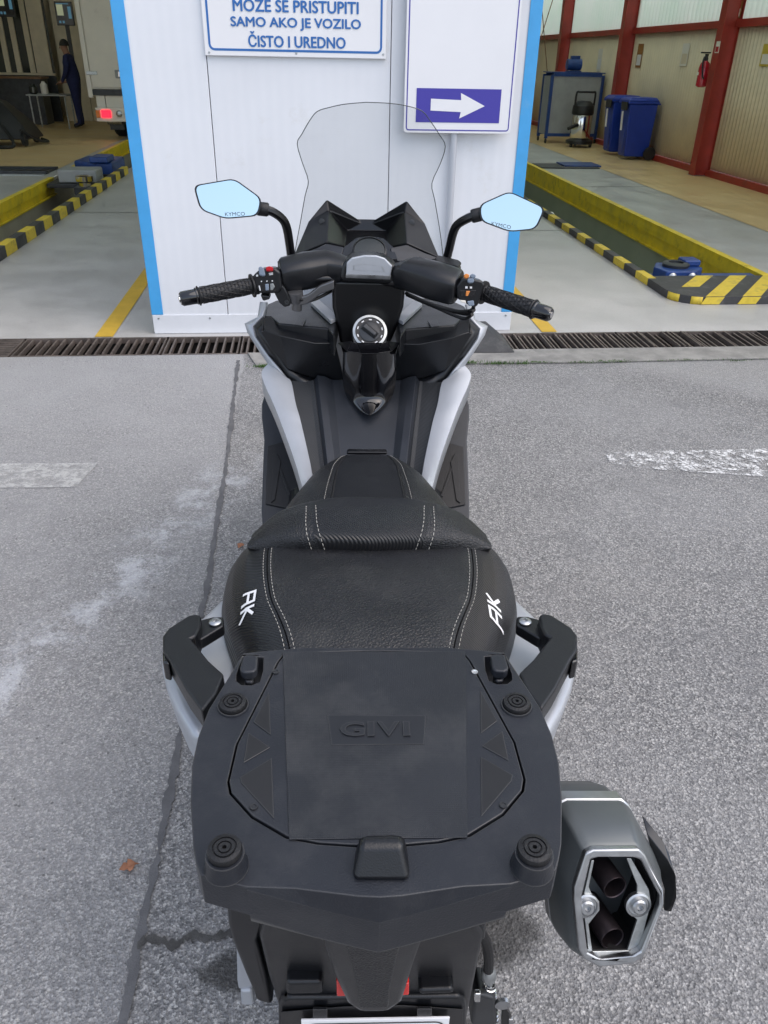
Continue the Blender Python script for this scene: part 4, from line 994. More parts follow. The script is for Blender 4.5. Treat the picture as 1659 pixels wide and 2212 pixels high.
# rubber pads
for p, hgt, zz in (((1338, 170), 0, ZR), ((298, 170), 0, ZR), ((1403, 705), .016, ZR), ((268, 705), .016, ZR)):
    c = S(zG(*p), z=zz + hgt + .006); c.z = zz
    if hgt: lathe('pad_pedestal', [(.0175, .0), (.0158, .006), (.0150, hgt)], c + Vector((0, -.001, .0005)), (0, 0, 1), 'rack', rack, 28)
    else: lathe('pad_rim', [(.0155, .0004), (.0150, .0022), (.0142, .0022)], c, (0, 0, 1), 'rack', rack, 28, cap=False)
    lathe('rubber_pad', [(.0132, .001), (.0136, .0035), (.0128, .006), (.0095, .0068), (.0092, .0056), (.0083, .0056), (.0080, .0070), (.0058, .0070), (.0055, .0058), (.0047, .0058), (.0044, .0072), (.0018, .0072), (.0014, .004), (.0001, .004)],
          c + Vector((0, 0, hgt)), (0, 0, 1), 'rubber', rack, 28)
# locking hooks in their slots
def hook(s):
    t = sx(Sz(ZR + .010, zJ, (905, 668), (925, 655), (985, 652), (1005, 668), (1026, 735), (1022, 756), (1000, 770), (935, 765), (918, 745)), s)
    h = slab('case_hook', t, (0, 0, -.011), 'rack', rack, .004, seg=3)
    st = sx(Sz(ZR, zJ, (930, 748), (998, 752), (996, 822), (940, 826)), s)
    slab('hook_stem', [p + Vector((0, 0, -.002)) for p in st], (0, .004, -.034), 'rack', h, .003)
    b = sx(Sz(ZR - .030, zJ, (840, 640), (1040, 640), (1080, 880), (860, 880)), s)
both(hook)
mesh('slot_floor', [(-.2, .44, ZR - .0362), (.2, .44, ZR - .0362), (.19, .62, ZR - .0362), (-.19, .62, ZR - .0362)], [[0, 1, 2, 3]], 'blackprint', rack, solid=.002).scale = (.72, 1, 1)
# rear latch hood
hb = Sz(ZR + .0005, zG, (730, 831), (952, 831), (940, 720), (925, 672), (760, 676), (745, 722))
ht = Sz(ZR + .024, zG, (762, 700), (920, 697), (922, 668), (905, 655), (780, 658), (764, 672))
loft('latch_hood', [hb, ht], 'plastic', rack, bevel=.005, seg=3)

# ---------------------------------------------------------------- passenger seat
sil = [(p.y, abs(p.x)) for p in Sz(.815, zJ, (930, 0), (1020, 60), (1070, 200), (1090, 330), (1085, 470), (1050, 610), (1018, 680))]
sil = [(1.10, sil[0][1] * .86)] + sil + [(.66, sil[-1][1] * .80)]
prof = [(0, 0), (.3, .0005), (.5, .002), (.64, .005), (.74, .012), (.83, .022), (.91, .038), (.97, .058), (1.0, .082), (.985, .108), (.94, .13)]
ztab = [(1.12, .868), (1.0, .882), (.9, .886), (.80, .882), (.77, .876), (.72, .855), (.66, .825)]
def hermite_tab(tab, v):
    a = interp(tab, v - .02); b = interp(tab, v); c = interp(tab, v + .02); return .25 * a + .5 * b + .25 * c
def seatpt(y, f, s):                            # f 0..10 along the cross-section
    i = min(int(f), 9); t = f - i; hw = hermite_tab(sil, y)
    a, b = prof[i], prof[i + 1]; return Vector((s * hw * lerp(a[0], b[0], t), y, hermite_tab(ztab, y) - lerp(a[1], b[1], t)))
ys_ = [.66 + .46 * i / 40 for i in range(41)]
def fseam(y): return interp([(1.0, 3.45), (.86, 3.25), (.78, 2.75), (.66, 2.2)], y)
pil = thing_seat = None
def seatgrid(name, fa, fb, nf, m, par, sgn):
    rows = []
    for y in ys_:
        a, b = (fa(y) if callable(fa) else fa), (fb(y) if callable(fb) else fb)
        if sgn == 0: rows.append([seatpt(y, abs(lerp(-b, b, j / nf)), 1 if j / nf > .5 else -1) for j in range(nf + 1)])
        else: rows.append([seatpt(y, lerp(a, b, j / nf), sgn) for j in range(nf + 1)])
    return surf(name, rows, m, par, (1, 1), ang=70)
pil = seatgrid('passenger_seat', 0, lambda y: fseam(y) - .04, 24, 'leather', sc, 0)
both(lambda s: seatgrid('seat_side', lambda y: fseam(y) + .04, 10, 30, 'carbon', pil, s))
both(lambda s: surf('seam', [[seatpt(y, fseam(y) - .05, s) + Vector((0, 0, -.0012)), seatpt(y, fseam(y), s) + Vector((0, 0, -.003)), seatpt(y, fseam(y) + .05, s) + Vector((0, 0, -.0012))] for y in ys_], 'rubber', pil, (1, 1)))
for s in (1, -1):
    for d in (-.24, .26): dashes('stitching', [seatpt(y, fseam(y) + d, s) + Vector((0, 0, .0006)) for y in ys_ if y > .70], 'thread', pil)
def ak_vf(wd, ht):                                # blocky two-letter mark from strokes
    st = [((.0, 0), (.10, 1.0)), ((.10, .92), (.88, .92)), ((.80, 1.0), (.80, 0)), ((.08, .45), (.80, .45)), ((1.16, 0), (1.16, 1)), ((1.22, .48), (1.72, .98)), ((1.22, .52), (1.85, .02))]
    V, F = [], []
    for (x0, y0), (x1, y1) in st:
        d = Vector((x1 - x0, y1 - y0)); nrm = Vector((-d.y, d.x)).normalized() * .085
        for i in range(6):
            for q in (-1, 1): V.append(Vector(((x0 + d.x * i / 5 + q * nrm.x - .92) * wd / 1.9, (y0 + d.y * i / 5 + q * nrm.y - .5) * ht, 0)))
        b = len(V) - 12; F += [[b + 2 * i, b + 2 * i + 1, b + 2 * i + 3, b + 2 * i + 2] for i in range(5)]
    return V, F
def aklogo(s):
    c = S(zJ(930, 385) if s > 0 else zI(595, 462), z=.855); V = []; Vt, Ft = ak_vf(.050, .020)
    hw = hermite_tab(sil, c.y)
    fs = [(abs(seatpt(c.y, f / 20, 1).x - abs(c.x)), f / 20) for f in range(200)]; f0 = min(fs)[1]
    for v in Vt:
        y = c.y + s * v.x + (.25 * v.y if s > 0 else 0); x = abs(c.x) - v.y
        f = min((abs(seatpt(y, q / 30, 1).x - x), q / 30) for q in range(int(f0 * 30) - 60, min(270, int(f0 * 30) + 60)))[1]
        p = seatpt(y, f, s); p.x = s * x; V.append(p + Vector((s * .0006, 0, .0012)))
    nA = 4 * 12
    mesh('lettering', V[:nA], [q for q in Ft if max(q) < nA], 'white', pil); mesh('lettering', V[nA:], [[i - nA for i in q] for q in Ft if max(q) >= nA], 'white', pil)
both(aklogo)

# ---------------------------------------------------------------- rider backrest
bot = Sz(.868, zE, (820, 1442), (1050, 1433), (1300, 1424), (1480, 1402), (1578, 1386))
mid = [S(zE(820, 1335), z=.902), S(zE(1050, 1328), z=.901), S(zE(1300, 1325), z=.896), S(zE(1470, 1325), z=.886), S(zE(1582, 1372), z=.869)]
mi2 = [S(zE(820, 1210), z=.918), S(zE(1040, 1210), z=.917), S(zE(1260, 1225), z=.910), S(zE(1430, 1270), z=.893), S(zE(1578, 1355), z=.871)]
tp = [S(zE(820, 1096), z=.925), S(zE(1020, 1098), z=.924), S(zE(1215, 1130), z=.914), S(zE(1400, 1195), z=.892), S(zE(1560, 1330), z=.872)]
for L in (bot, mid, mi2, tp): L[0].x = 0
fr = [p + Vector((0, .035, -.015)) for p in tp]; fr2 = [p + Vector((0, .06, -.10)) for p in tp]
und = [p + Vector((0, .012, -.012)) for p in bot]; und2 = [p + Vector((0, .05, -.05)) for p in bot]
half_rows = [[p for p in spline(r, 6)] for r in (und2, und, bot, mid, mi2, tp, fr, fr2)]
nc = len(half_rows[0])
fullr = [[mirx(p) for p in r[:0:-1]] + r for r in half_rows]
gridc = [spline([r[j] for r in fullr], 5) for j in range(len(fullr[0]))]   # columns
nv = len(gridc[0])
def bpt(u, i):                                  # u -1..1, i row index
    q = (u + 1) / 2 * (len(gridc) - 1); a = min(int(q), len(gridc) - 2); return gridc[a][i].lerp(gridc[a + 1][i], q - a)
def bb(i): return interp([(0, .32), (10, .32), (15, .36), (25, .46), (nv, .46)], i)
def brgrid(name, fa, fb, nu, m, par):
    V = [bpt(lerp(fa(i), fb(i), j / nu), i) for i in range(nv) for j in range(nu + 1)]
    return mesh(name, V, [[i * (nu + 1) + j, i * (nu + 1) + j + 1, (i + 1) * (nu + 1) + j + 1, (i + 1) * (nu + 1) + j] for i in range(nv - 1) for j in range(nu)], m, par, ang=70)
br = brgrid('backrest', lambda i: -bb(i), bb, 24, 'carbon', sc)
brgrid('backrest_side', bb, lambda i: 1., 26, 'leather', br); brgrid('backrest_side', lambda i: -1., lambda i: -bb(i), 26, 'leather', br)
for s in (1, -1):
    for d in (-.032, .045): dashes('stitching', [bpt(s * (bb(i) + d), i) + Vector((0, -.0006, .0008)) for i in range(9, 27)], 'thread', br, .0052, .003, .00065)
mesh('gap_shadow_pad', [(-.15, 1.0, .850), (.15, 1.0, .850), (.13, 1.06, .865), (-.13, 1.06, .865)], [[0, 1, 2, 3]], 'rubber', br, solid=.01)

# ---------------------------------------------------------------- rider seat (nose)
def hwo(p, z): return S(zE(*p), z=z)
a1, a2, a3 = hwo((1090, 880), .745), hwo((1200, 990), .735), hwo((1330, 1150), .735)
ot = [(1.575, .030), (1.565, .052), (1.545, .066), (a1.y, a1.x + .004), (a2.y, a2.x), (a3.y, a3.x), (1.12, .185), (1.0, .185)]
zt_ = [(1.575, .742), (1.56, .757), (1.53, .772), (1.47, .786), (1.38, .793), (1.25, .793), (1.0, .80)]
hp = [(1.575, .020), (1.55, .042), (1.45, .061), (1.29, .070), (1.18, .064), (1.0, .06)]
def rpt(y, f, s):
    h0, h1 = interp(hp, y), max(interp(ot, y), interp(hp, y) + .012); z0 = hermite_tab(zt_, y); dz = min(.062, (h1 - h0) * 1.1 + .012)
    if f <= 1: return Vector((s * h0 * f, y, z0 - .003 * f * f))
    t = f - 1
    if t <= 1: return Vector((s * lerp(h0, h1, math.sin(t * 1.35) / math.sin(1.35)), y, z0 - .003 - dz * (1 - math.cos(t * 1.57))))
    return Vector((s * (h1 - .006 * (t - 1)), y, z0 - .003 - dz - .07 * (t - 1)))
yr_ = [1.05 + (1.575 - 1.05) * i / 44 for i in range(45)]
rs = surf('rider_seat', [[rpt(y, abs(j / 10 - .98 if False else lerp(-.98, .98, j / 20)), 1 if j > 10 else -1) for j in range(21)] for y in yr_], 'carbon', sc, (1, 1), ang=70)
both(lambda s: surf('seat_side', [[rpt(y, lerp(1.02, 3, j / 24), s) for j in range(25)] for y in yr_], 'leather', rs, (1, 1), ang=70))
both(lambda s: tube('piping', [rpt(y, 1.0, s) + Vector((0, 0, -.0004)) for y in yr_[12:-3]], .0022, 'rubber', rs, 8))
both(lambda s: dashes('stitching', [rpt(y, 1.10, s) + Vector((0, 0, .0008)) for y in yr_[12:-3]], 'thread', rs, .0045, .0025))
fv = [rpt(1.575, f, s) for s, fl in ((-1, [3, 2, 1.5, 1, .5]), (1, [0, .5, 1, 1.5, 2, 3])) for f in fl]
mesh('nose_cap', fv, [list(range(len(fv)))], 'leather', rs)
box('seat_latch_tab', (-.045, 1.577, .744), (.045, 1.60, .754), 'satin', rs, .003)

# ---------------------------------------------------------------- tunnel between the legs
tn = Vector((0, -.066, .16)).normalized(); tp0 = Vector((0, 1.58, .749))
def tpt(f, e, h):                                # f: column 0..5, e: row parameter (zoom E y)
    tops = [815, 1000, 1050, 1092, 1115, 1140, 1275]; bots = [815, 962, 1005, 1052, 1072, 1100, 1200]
    x = lerp(tops[f], bots[f], (e - 450) / 380); p = SP(zE(x, e), tp0, tn); p += tn * h
    if f == 0: p.x = 0
    return p
hts = [0, 0, .012, .014, -.001, -.004, .006]
er = [330, 450, 600, 750, 900, 1010]
tun = mesh('tunnel', *(lambda rows: ([p for r in rows for p in r], [[i * 9 + j, i * 9 + j + 1, (i + 1) * 9 + j + 1, (i + 1) * 9 + j] for i in range(len(rows) - 1) for j in range(8)]))(
    [[mirx(tpt(f, e, hts[f])) for f in (4, 3, 2, 1)] + [tpt(f, e, hts[f]) for f in (0, 1, 2, 3, 4)] for e in er]), 'tunnel', sc, bevel=.002, solid=.02, ang=25)
both(lambda s: mesh('tunnel_side', sx([p for e in er for p in (tpt(4, e, hts[4]), tpt(5, e, hts[5]), tpt(6, e, hts[6]))], s), [[i * 3 + j, i * 3 + j + 1, (i + 1) * 3 + j + 1, (i + 1) * 3 + j] for i in range(len(er) - 1) for j in range(2)], 'tunnelgrain', tun, bevel=.0015, solid=.02, ang=25))

# ---------------------------------------------------------------- silver strips beside the tunnel
ytab = [(225, 1.82), (340, 1.775), (450, 1.72), (640, 1.63), (830, 1.53), (960, 1.45), (1080, 1.38)]
def strip(s):
    o_ = [(185, 222), (140, 278), (158, 355), (215, 480), (270, 620), (345, 830), (412, 1060)]; i_ = [(292, 318), (325, 338), (352, 470), (378, 560), (402, 660), (440, 830), (468, 985)]
    A = sx([S(zE(*p), y=interp(ytab, p[1])) for p in o_], s); B = sx([S(zE(*p), y=interp(ytab, p[1])) for p in i_], s)
    A2 = spline(A, 4); B2 = spline(B, 4); C2 = [a.lerp(b, .5) + Vector((0, -.006, .006)) for a, b in zip(A2, B2)]
    dn = [p + Vector((s * .004, .03, -.05)) for p in A2]; bi = [p + Vector((-s * .002, .02, -.03)) for p in B2]
    surf('leg_shield_trim', [dn, A2, C2, B2, bi], 'silver', sc, (1, 1), solid=.004, ang=50)
both(strip)

# ---------------------------------------------------------------- footboards
fy = [(370, 1.995), (480, 1.97), (700, 1.895), (1150, 1.735), (1260, 1.69)]
def fpt(x, e, lift=0.): return S(zE(x, e), y=interp(fy, e)) + Vector((0, -.5 * lift, .85 * lift))
def footboard(s):
    L = [(175, 360, 300), (140, 480, 330), (140, 560, 345), (155, 700, 390), (148, 850, 430), (138, 1150, 480), (146, 1255, 480)]
    b = mesh('footboard', sx([q for x0, e, x1 in L for q in (fpt(x0, e), fpt(x1, e))], s), [[2 * i, 2 * i + 1, 2 * i + 3, 2 * i + 2] for i in range(len(L) - 1)], 'tunnel', sc, bevel=.004, solid=.04, ang=25)
    slab('foot_rubber', sx([fpt(x, e, .001) for x, e in ((178, 748), (300, 718), (335, 830), (382, 1060), (300, 1140), (165, 1112))], s), (0, -.002, .004), 'rubber', b, .002)
    slab('foot_rubber_rib', sx([fpt(x, e, .0062) for x, e in ((212, 800), (236, 798), (262, 850), (225, 1090), (200, 1108))], s), (0, -.0015, .003), 'rubber', b, .001)
    slab('foot_rubber_rib', sx([fpt(x, e, .0062) for x, e in ((240, 865), (268, 905), (325, 1062), (310, 1068))], s), (0, -.0015, .003), 'rubber', b, .001)
both(footboard)

# ---------------------------------------------------------------- dashboard: glove boxes, rims, silver shoulders
def glove(s):
    q = lambda x, y_, yy: Vector((s * abs(S(zO(x, y_), y=yy).x), yy, S(zO(x, y_), y=yy).z))
    A = [q(300, 480, 1.80), q(490, 550, 1.775), q(900, 640, 1.755), q(1152, 640, 1.765)]
    B = [q(290, 330, 1.85), q(370, 322, 1.86), q(470, 400, 1.84), q(1060, 460, 1.835), q(1150, 545, 1.80)]
    C_ = [q(252, 505, 1.80), q(400, 725, 1.785), q(590, 958, 1.79), q(800, 1030, 1.80), q(1010, 1090, 1.81), q(1255, 1080, 1.80)]
    V = A + B + C_
    g = mesh('glove_box_lid', V, [[4, 5, 0], [5, 6, 1, 0], [6, 7, 2, 1], [7, 8, 3, 2], [0, 1, 11, 10, 9], [1, 2, 13, 12, 11], [2, 3, 14, 13]], 'plastic', sc, .004, solid=.012, ang=20)
    O_ = [q(292, 325, 1.856), q(170, 440, 1.842), q(200, 560, 1.832), q(350, 780, 1.812), q(480, 940, 1.80), q(600, 1090, 1.79), q(760, 1170, 1.785), q(1000, 1268, 1.775), q(1310, 1295, 1.77)]
    I_ = [B[0], C_[0], C_[0], C_[1], C_[2], C_[2], C_[3], C_[4], C_[5]]; I_ = [p + Vector((0, .007, 0)) for p in I_]
    n = len(O_); mesh('dash_rim', O_ + I_, [[i, i + 1, n + i + 1, n + i] for i in range(n - 1)], 'plastic', sc, 0, solid=.012, ang=40)
    up = [q(x, y_, 1.85).copy() for x, y_ in ((300, 318), (335, 170), (430, 128), (560, 100), (900, 80), (1180, 320), (1135, 560), (1060, 462), (470, 402), (372, 320))]
    up = [Vector((s * abs(p.x), p.y, p.z)) for p in [S(zO(x, y_), z=.974) for x, y_ in ((300, 318), (335, 170), (430, 128), (560, 100), (900, 80), (1180, 320), (1135, 560), (1060, 462), (470, 402), (372, 320))]]
    d = slab('dash_shelf', up, (0, 0, -.05), 'plastic', sc, .004)
    tb_ = [Vector((s * abs(p.x), p.y, p.z)) for p in [S(zO(x, y_), z=.9755) for x, y_ in ((690, 345), (800, 360), (760, 440), (655, 425))]]
    slab('release_tab', tb_, (0, 0, .002), 'plastic', g, .0008)
    si = [Vector((s * abs(p.x), p.y, p.z)) for p in [S(zO(x, y_), z=.984) for x, y_ in ((855, 152), (940, 102), (1187, 322), (1095, 372))]]
    slab('silver_insert', si, (0, 0, -.009), 'silver', d, .0015)
    W_ = [(345, 155, 1.90), (292, 322, 1.862), (170, 442, 1.846), (198, 560, 1.835), (350, 778, 1.815), (480, 935, 1.80), (605, 1100, 1.785)]
    U_ = [(270, 150, 1.93), (236, 342, 1.90), (85, 412, 1.885), (118, 505, 1.865), (260, 730, 1.84), (370, 890, 1.82), (545, 1085, 1.795)]
    a = [q(*p) for p in U_]; b = [q(*p) for p in W_]; c = [p + Vector((-s * .005, .07, -.03)) for p in a]
    surf('silver_shoulder', [c, a, b], 'silver', sc, (1, 1), solid=.005, ang=30)
both(glove)

# ---------------------------------------------------------------- glossy centre column and ignition dial
rows = []
for e, hw, yc, ye in ((95, 185, 1.735, 1.762), (150, 168, 1.703, 1.740), (165, 166, 1.698, 1.738), (300, 168, 1.704, 1.738), (400, 155, 1.708, 1.738), (445, 134, 1.706, 1.732), (478, 108, 1.696, 1.716), (515, 68, 1.679, 1.692), (538, 32, 1.666, 1.672), (549, 4, 1.660, 1.661)):
    r = []
    for f in (-1, -.85, -.55, 0, .55, .85, 1):
        yy = lerp(yc, ye, abs(f) ** 3); p = S(zE(815 + f * hw, e), y=yy); r.append(p)
    rows.append(r)
colm = surf('centre_column', rows, 'gloss', sc, (3, 3), ang=50)
def collar(s):
    q = lambda x, y_, yy: S(zE(815 + s * (x - 815), y_), y=yy)
    slab('collar_facet', [q(870, 160, 1.692), q(955, 148, 1.702), q(925, 88, 1.738), q(890, 100, 1.732)], (0, .01, -.004), 'gloss', colm, .001)
    slab('collar_facet', [q(955, 148, 1.702), q(1015, 95, 1.748), q(925, 84, 1.740)], (0, .01, -.004), 'satin', colm, .001)
both(collar)
slab('collar_front', [S(zE(x, y_), y=yy) for x, y_, yy in ((762, 165, 1.690), (868, 165, 1.690), (888, 104, 1.728), (742, 104, 1.728))], (0, .02, -.01), 'gloss', colm, .001)
slab('steering_shroud', Sy(1.815, zD, (660, 440), (975, 445), (965, 560), (935, 650), (905, 725), (695, 725), (685, 650), (662, 560)), (0, .10, 0), 'satin', sc, .01)
dn_ = Vector((0, -math.cos(R(38)), math.sin(R(38)))); dc = S((799, 717), y=1.765)
dial = lathe('ignition_dial', [(.0405, -.03), (.0415, -.002), (.0395, .004), (.034, .005), (.0335, .001), (.0245, .001)], dc, dn_, 'zinc', sc, 40)
lathe('dial_scale', [(.0335, .0005), (.0335, .002), (.0245, .002), (.0245, .0005)], dc, dn_, 'satin', dial, 40, cap=False)
lathe('dial_centre', [(.0244, .0), (.0244, .004), (.021, .006), (.0001, .006)], dc, dn_, 'darksteel', dial, 32)
u_, v_ = frame(dn_); vv = Vector((0, math.sin(R(38)), math.cos(R(38)))); uu = Vector((1, 0, 0))
kd = (uu * .75 + vv * -.62).normalized(); kp = dn_.cross(kd)
loft('key_knob', [[dc + dn_ * .0062 + kd * a + kp * b for a, b in ((-.021, -.010), (.021, -.009), (.021, .009), (-.021, .010))], [dc + dn_ * .017 + kd * a + kp * b for a, b in ((-.017, -.005), (.017, -.004), (.017, .004), (-.017, .005))]], 'darksteel', dial, bevel=.002)
for k_ in range(9):
    a = R(-60 + k_ * 37); c = dc + dn_ * .0024 + (.029 * math.cos(a)) * uu + (.029 * math.sin(a)) * vv
    t1 = (-math.sin(a) * uu + math.cos(a) * vv); t2 = (math.cos(a) * uu + math.sin(a) * vv)
    mesh('dial_mark', [c + t1 * x + t2 * z for x, z in ((-.0032, -.0012), (.0032, -.0012), (.0032, .0012), (-.0032, .0012))], [[0, 1, 2, 3]], 'white', dial)

# ---------------------------------------------------------------- handlebar
zb_ = 1.055
gl0, gl1 = S(zM(190, 1160), z=zb_), S(zM(660, 1072), z=zb_ + .012)
gr0, gr1 = S(zN(1395, 1200), z=zb_), S(zN(975, 1062), z=zb_ + .012)
hb_ = tube('handlebar', [gl0.lerp(gl1, .1), gl1, S(zM(1000, 1000), z=zb_ + .03), S(zD(818, 440), z=1.07), S(zN(620, 1000), z=zb_ + .03), gr1, gr0.lerp(gr1, .1)], .011, 'satin', sc, 10)
def grip(a, b):
    d = (b - a); pts, rad = [], []
    for i in range(61):
        pts.append(a + d * (i / 60)); rad.append(.0168 + .0012 * (0 if i % 4 == 0 else 1) + (.004 if i in (0, 1) else 0))
    g = tube('grip', pts, rad, 'rubber', hb_, 18)
    u, v = frame(d); it = []
    for j in range(10):                           # raised lattice on the grip
        for sgn in (1, -1):
            it.append(tube_vf([a + d * (.06 + .88 * t / 14) + .0182 * (math.cos(j * .628 + sgn * t * .16) * u + math.sin(j * .628 + sgn * t * .16) * v) for t in range(15)], .0009, 4))
    multi('grip_pattern', it, 'rubber', g)
    dd = d.normalized()
    lathe('grip_flange', [(.018, -.001), (.026, 0), (.026, .004), (.021, .006), (.021, .014), (.017, .015)], b, dd, 'rubber', g, 24)
    lathe('bar_end', [(.0185, -.001), (.0185, -.004), (.0165, -.006), (.0160, -.035), (.0125, -.040), (.0001, -.040)], a, dd, 'gloss', g, 20)
    lathe('bar_end_screw', [(.007, -.0405), (.007, -.0425), (.0001, -.0425)], a, dd, 'chrome', g, 12)
grip(gl0, gl1); grip(gr0, gr1)
def poly_on(zf, pts, y): return [S(zf(*p), y=y) for p in pts]
yl = S(zM(800, 1040), z=zb_ + .02).y - .022; yrr = S(zN(860, 1060), z=zb_ + .02).y - .022
sw = slab('switch_housing', poly_on(zM, ((668, 985), (735, 925), (860, 912), (912, 950), (928, 1090), (905, 1138), (735, 1142), (692, 1105)), yl), (0, .045, -.006), 'plastic', hb_, .006, seg=3)
slab('horn_recess', poly_on(zM, ((735, 1045), (870, 1040), (880, 1120), (742, 1122)), yl), (0, -.0012, 0), 'gloss', sw, .0006)
for p, m in ((((780, 1055), (812, 1053), (815, 1110), (785, 1112)), 'bluegrey'), (((824, 1052), (852, 1050), (866, 1080), (850, 1108), (828, 1110)), 'greybtn')):
    slab('switch_button', poly_on(zM, p, yl - .0014), (0, -.005, .001), m if m in MT else 'zinc', sw, .0015)
slab('red_button', poly_on(zM, ((788, 915), (820, 905), (852, 915), (850, 948), (792, 950)), yl - .0005), (0, -.008, .004), 'red', sw, .002)
slab('dimmer_button', poly_on(zM, ((722, 915), (745, 905), (770, 920), (787, 985), (765, 995), (730, 985)), yl - .0005), (0, -.008, .004), 'bluegrey', sw, .003)
for p in (((812, 958), (848, 955), (848, 963), (812, 966)), ((815, 970), (848, 968), (848, 974), (815, 977)), ((700, 975), (718, 972), (718, 988), (702, 990)), ((742, 1028), (752, 1026), (752, 1036), (742, 1038)), ((790, 1026), (800, 1024), (800, 1034), (790, 1036)), ((836, 1024), (848, 1022), (848, 1032), (838, 1034)), ((722, 1070), (732, 1068), (742, 1112), (732, 1114))):
    slab('switch_mark', poly_on(zM, p, yl - .0002), (0, -.0006, 0), 'white', sw)
slab('pass_switch', poly_on(zM, ((735, 1150), (820, 1160), (822, 1190), (760, 1210)), yl + .004), (0, .03, 0), 'plastic', sw, .004)
br_ = slab('lever_bracket', poly_on(zM, ((860, 1140), (920, 1060), (950, 1090), (1000, 1190), (1002, 1245), (950, 1262), (905, 1225)), yl + .006), (0, .02, 0), 'plastic', hb_, .003)
c = S(zM(968, 1215), y=yl + .005); lathe('bracket_screw', [(.0055, 0), (.005, -.003), (.0025, -.003), (.0022, -.001), (.0001, -.001)], c, (0, 1, 0), 'darksteel', br_, 12)
ylv = yl + .02
MT['levergrey'] = mat('lever_anodised', (.15, .15, .155), .30, metal=.7)
lv = [S(zM(*p), y=ylv) for p in ((1020, 1205), (1090, 1200), (1150, 1185), (1210, 1145), (1260, 1105), (1310, 1085), (1385, 1058))]
lv = spline(lv, 4)
loft('brake_lever', [[p + Vector((0, dy, dz)) for dy, dz in ((-.007, -.010), (.007, -.010), (.007, .010), (-.007, .010))] for p in lv], 'levergrey', hb_, bevel=.003)
lathe('lever_pivot', [(.016, -.012), (.018, 0), (.018, .012), (.010, .014)], S(zM(1045, 1165), y=ylv + .002), (0, -.2, 1), 'levergrey', hb_, 16)
lathe('adjuster', [(.012, -.01), (.012, .01), (.006, .012)], S(zM(1060, 1245), y=ylv + .004), (.1, -.1, 1), 'levergrey', hb_, 14)
swr = slab('switch_housing', poly_on(zN, ((742, 1010), (800, 942), (890, 948), (968, 965), (985, 1000), (925, 1175), (885, 1182), (755, 1110)), yrr), (0, .045, -.006), 'plastic', hb_, .006, seg=3)
slab('switch_recess', poly_on(zN, ((778, 1042), (912, 1040), (900, 1092), (782, 1088)), yrr), (0, -.0012, 0), 'gloss', swr, .0006)
slab('kill_switch', poly_on(zN, ((828, 1045), (860, 1045), (842, 1085), (824, 1083)), yrr - .0014), (0, -.005, 0), 'orange', swr, .001)
slab('orange_button', poly_on(zN, ((808, 918), (828, 910), (852, 918), (850, 940), (830, 952), (808, 942)), yrr - .0005), (0, -.008, .004), 'orange', swr, .002)
slab('mode_button', poly_on(zN, ((858, 920), (880, 910), (905, 922), (905, 940), (890, 950), (860, 942)), yrr - .0005), (0, -.008, .004), 'bluegrey', swr, .002)
slab('mode_button', poly_on(zN, ((838, 955), (880, 945), (892, 962), (885, 985), (850, 988), (835, 975)), yrr - .0005), (0, -.009, .004), 'bluegrey', swr, .002)
for p in (((822, 1008), (842, 1008), (842, 1026), (822, 1026)), ((860, 1010), (878, 1010), (878, 1026), (860, 1026)), ((868, 1140), (882, 1140), (882, 1156), (868, 1156))):
    slab('switch_mark', poly_on(zN, p, yrr - .0002), (0, -.0006, 0), 'white', swr)
slab('starter_switch', poly_on(zN, ((835, 1130), (890, 1122), (895, 1165), (850, 1172)), yrr - .0005), (0, -.006, .001), 'bluegrey', swr, .002)
slab('hazard_switch', poly_on(zN, ((775, 1118), (825, 1125), (828, 1150), (785, 1140)), yrr - .0005), (0, -.005, .001), 'paper', swr, .002)
# brake fluid reservoirs
rt = Sz(zb_ + .052, zN, (573, 770), (600, 750), (770, 790), (790, 808), (765, 845), (588, 798))
rv = slab('fluid_reservoir', [p + Vector((0, .004, -.009)) for p in rt], (.004, -.004, -.045), 'plastic', hb_, .003)
slab('reservoir_cap', rt, (0, 0, -.008), 'rubber', rv, .003)
rt = Sz(zb_ + .046, zM, (886, 850), (930, 828), (1085, 806), (1130, 815), (1130, 838), (1040, 860), (905, 882))
slab('fluid_reservoir', rt, (0, 0, -.03), 'rubber', hb_, .003)
# handlebar covers
def arm(pts, rad, ry=1.15):
    rg = []
    for i, (p, r) in enumerate(zip(pts, rad)):
        d = (pts[min(i + 1, len(pts) - 1)] - pts[max(i - 1, 0)]).normalized(); up = Vector((0, -.25, 1)); up = (up - d * up.dot(d)).normalized(); fw = d.cross(up)
        rg.append([p + r * (up * (abs(math.sin(a)) ** .6) * (1 if math.sin(a) > 0 else -1) + ry * fw * (abs(math.cos(a)) ** .6) * (1 if math.cos(a) > 0 else -1)) for a in [2 * math.pi * (j + .5) / 16 for j in range(16)]])
    return loft('handlebar_cover', rg, 'plastic', sc, bevel=.004, ang=40)
hc = [S(zM(918, 980), z=1.085), S(zM(960, 975), z=1.086), S(zM(1150, 935), z=1.093), S(zM(1330, 905), z=1.098), S(zM(1450, 920), y=1.835), S(zM(1540, 940), y=1.85)]
armL = arm(hc, [.030, .034, .036, .034, .027, .024])
hc = [S(zN(770, 1020), z=1.085), S(zN(735, 1012), z=1.086), S(zN(560, 960), z=1.093), S(zN(380, 905), z=1.098), S(zN(270, 915), y=1.835), S(zN(190, 930), y=1.85)]
armR = arm(hc, [.030, .034, .036, .034, .027, .024])
cb_ = slab('handlebar_centre', Sy(1.80, zD, (688, 440), (702, 380), (725, 348), (790, 338), (850, 338), (888, 348), (940, 385), (950, 445), (915, 462), (720, 452)), (0, .10, -.01), 'plastic', sc, .01, seg=3)
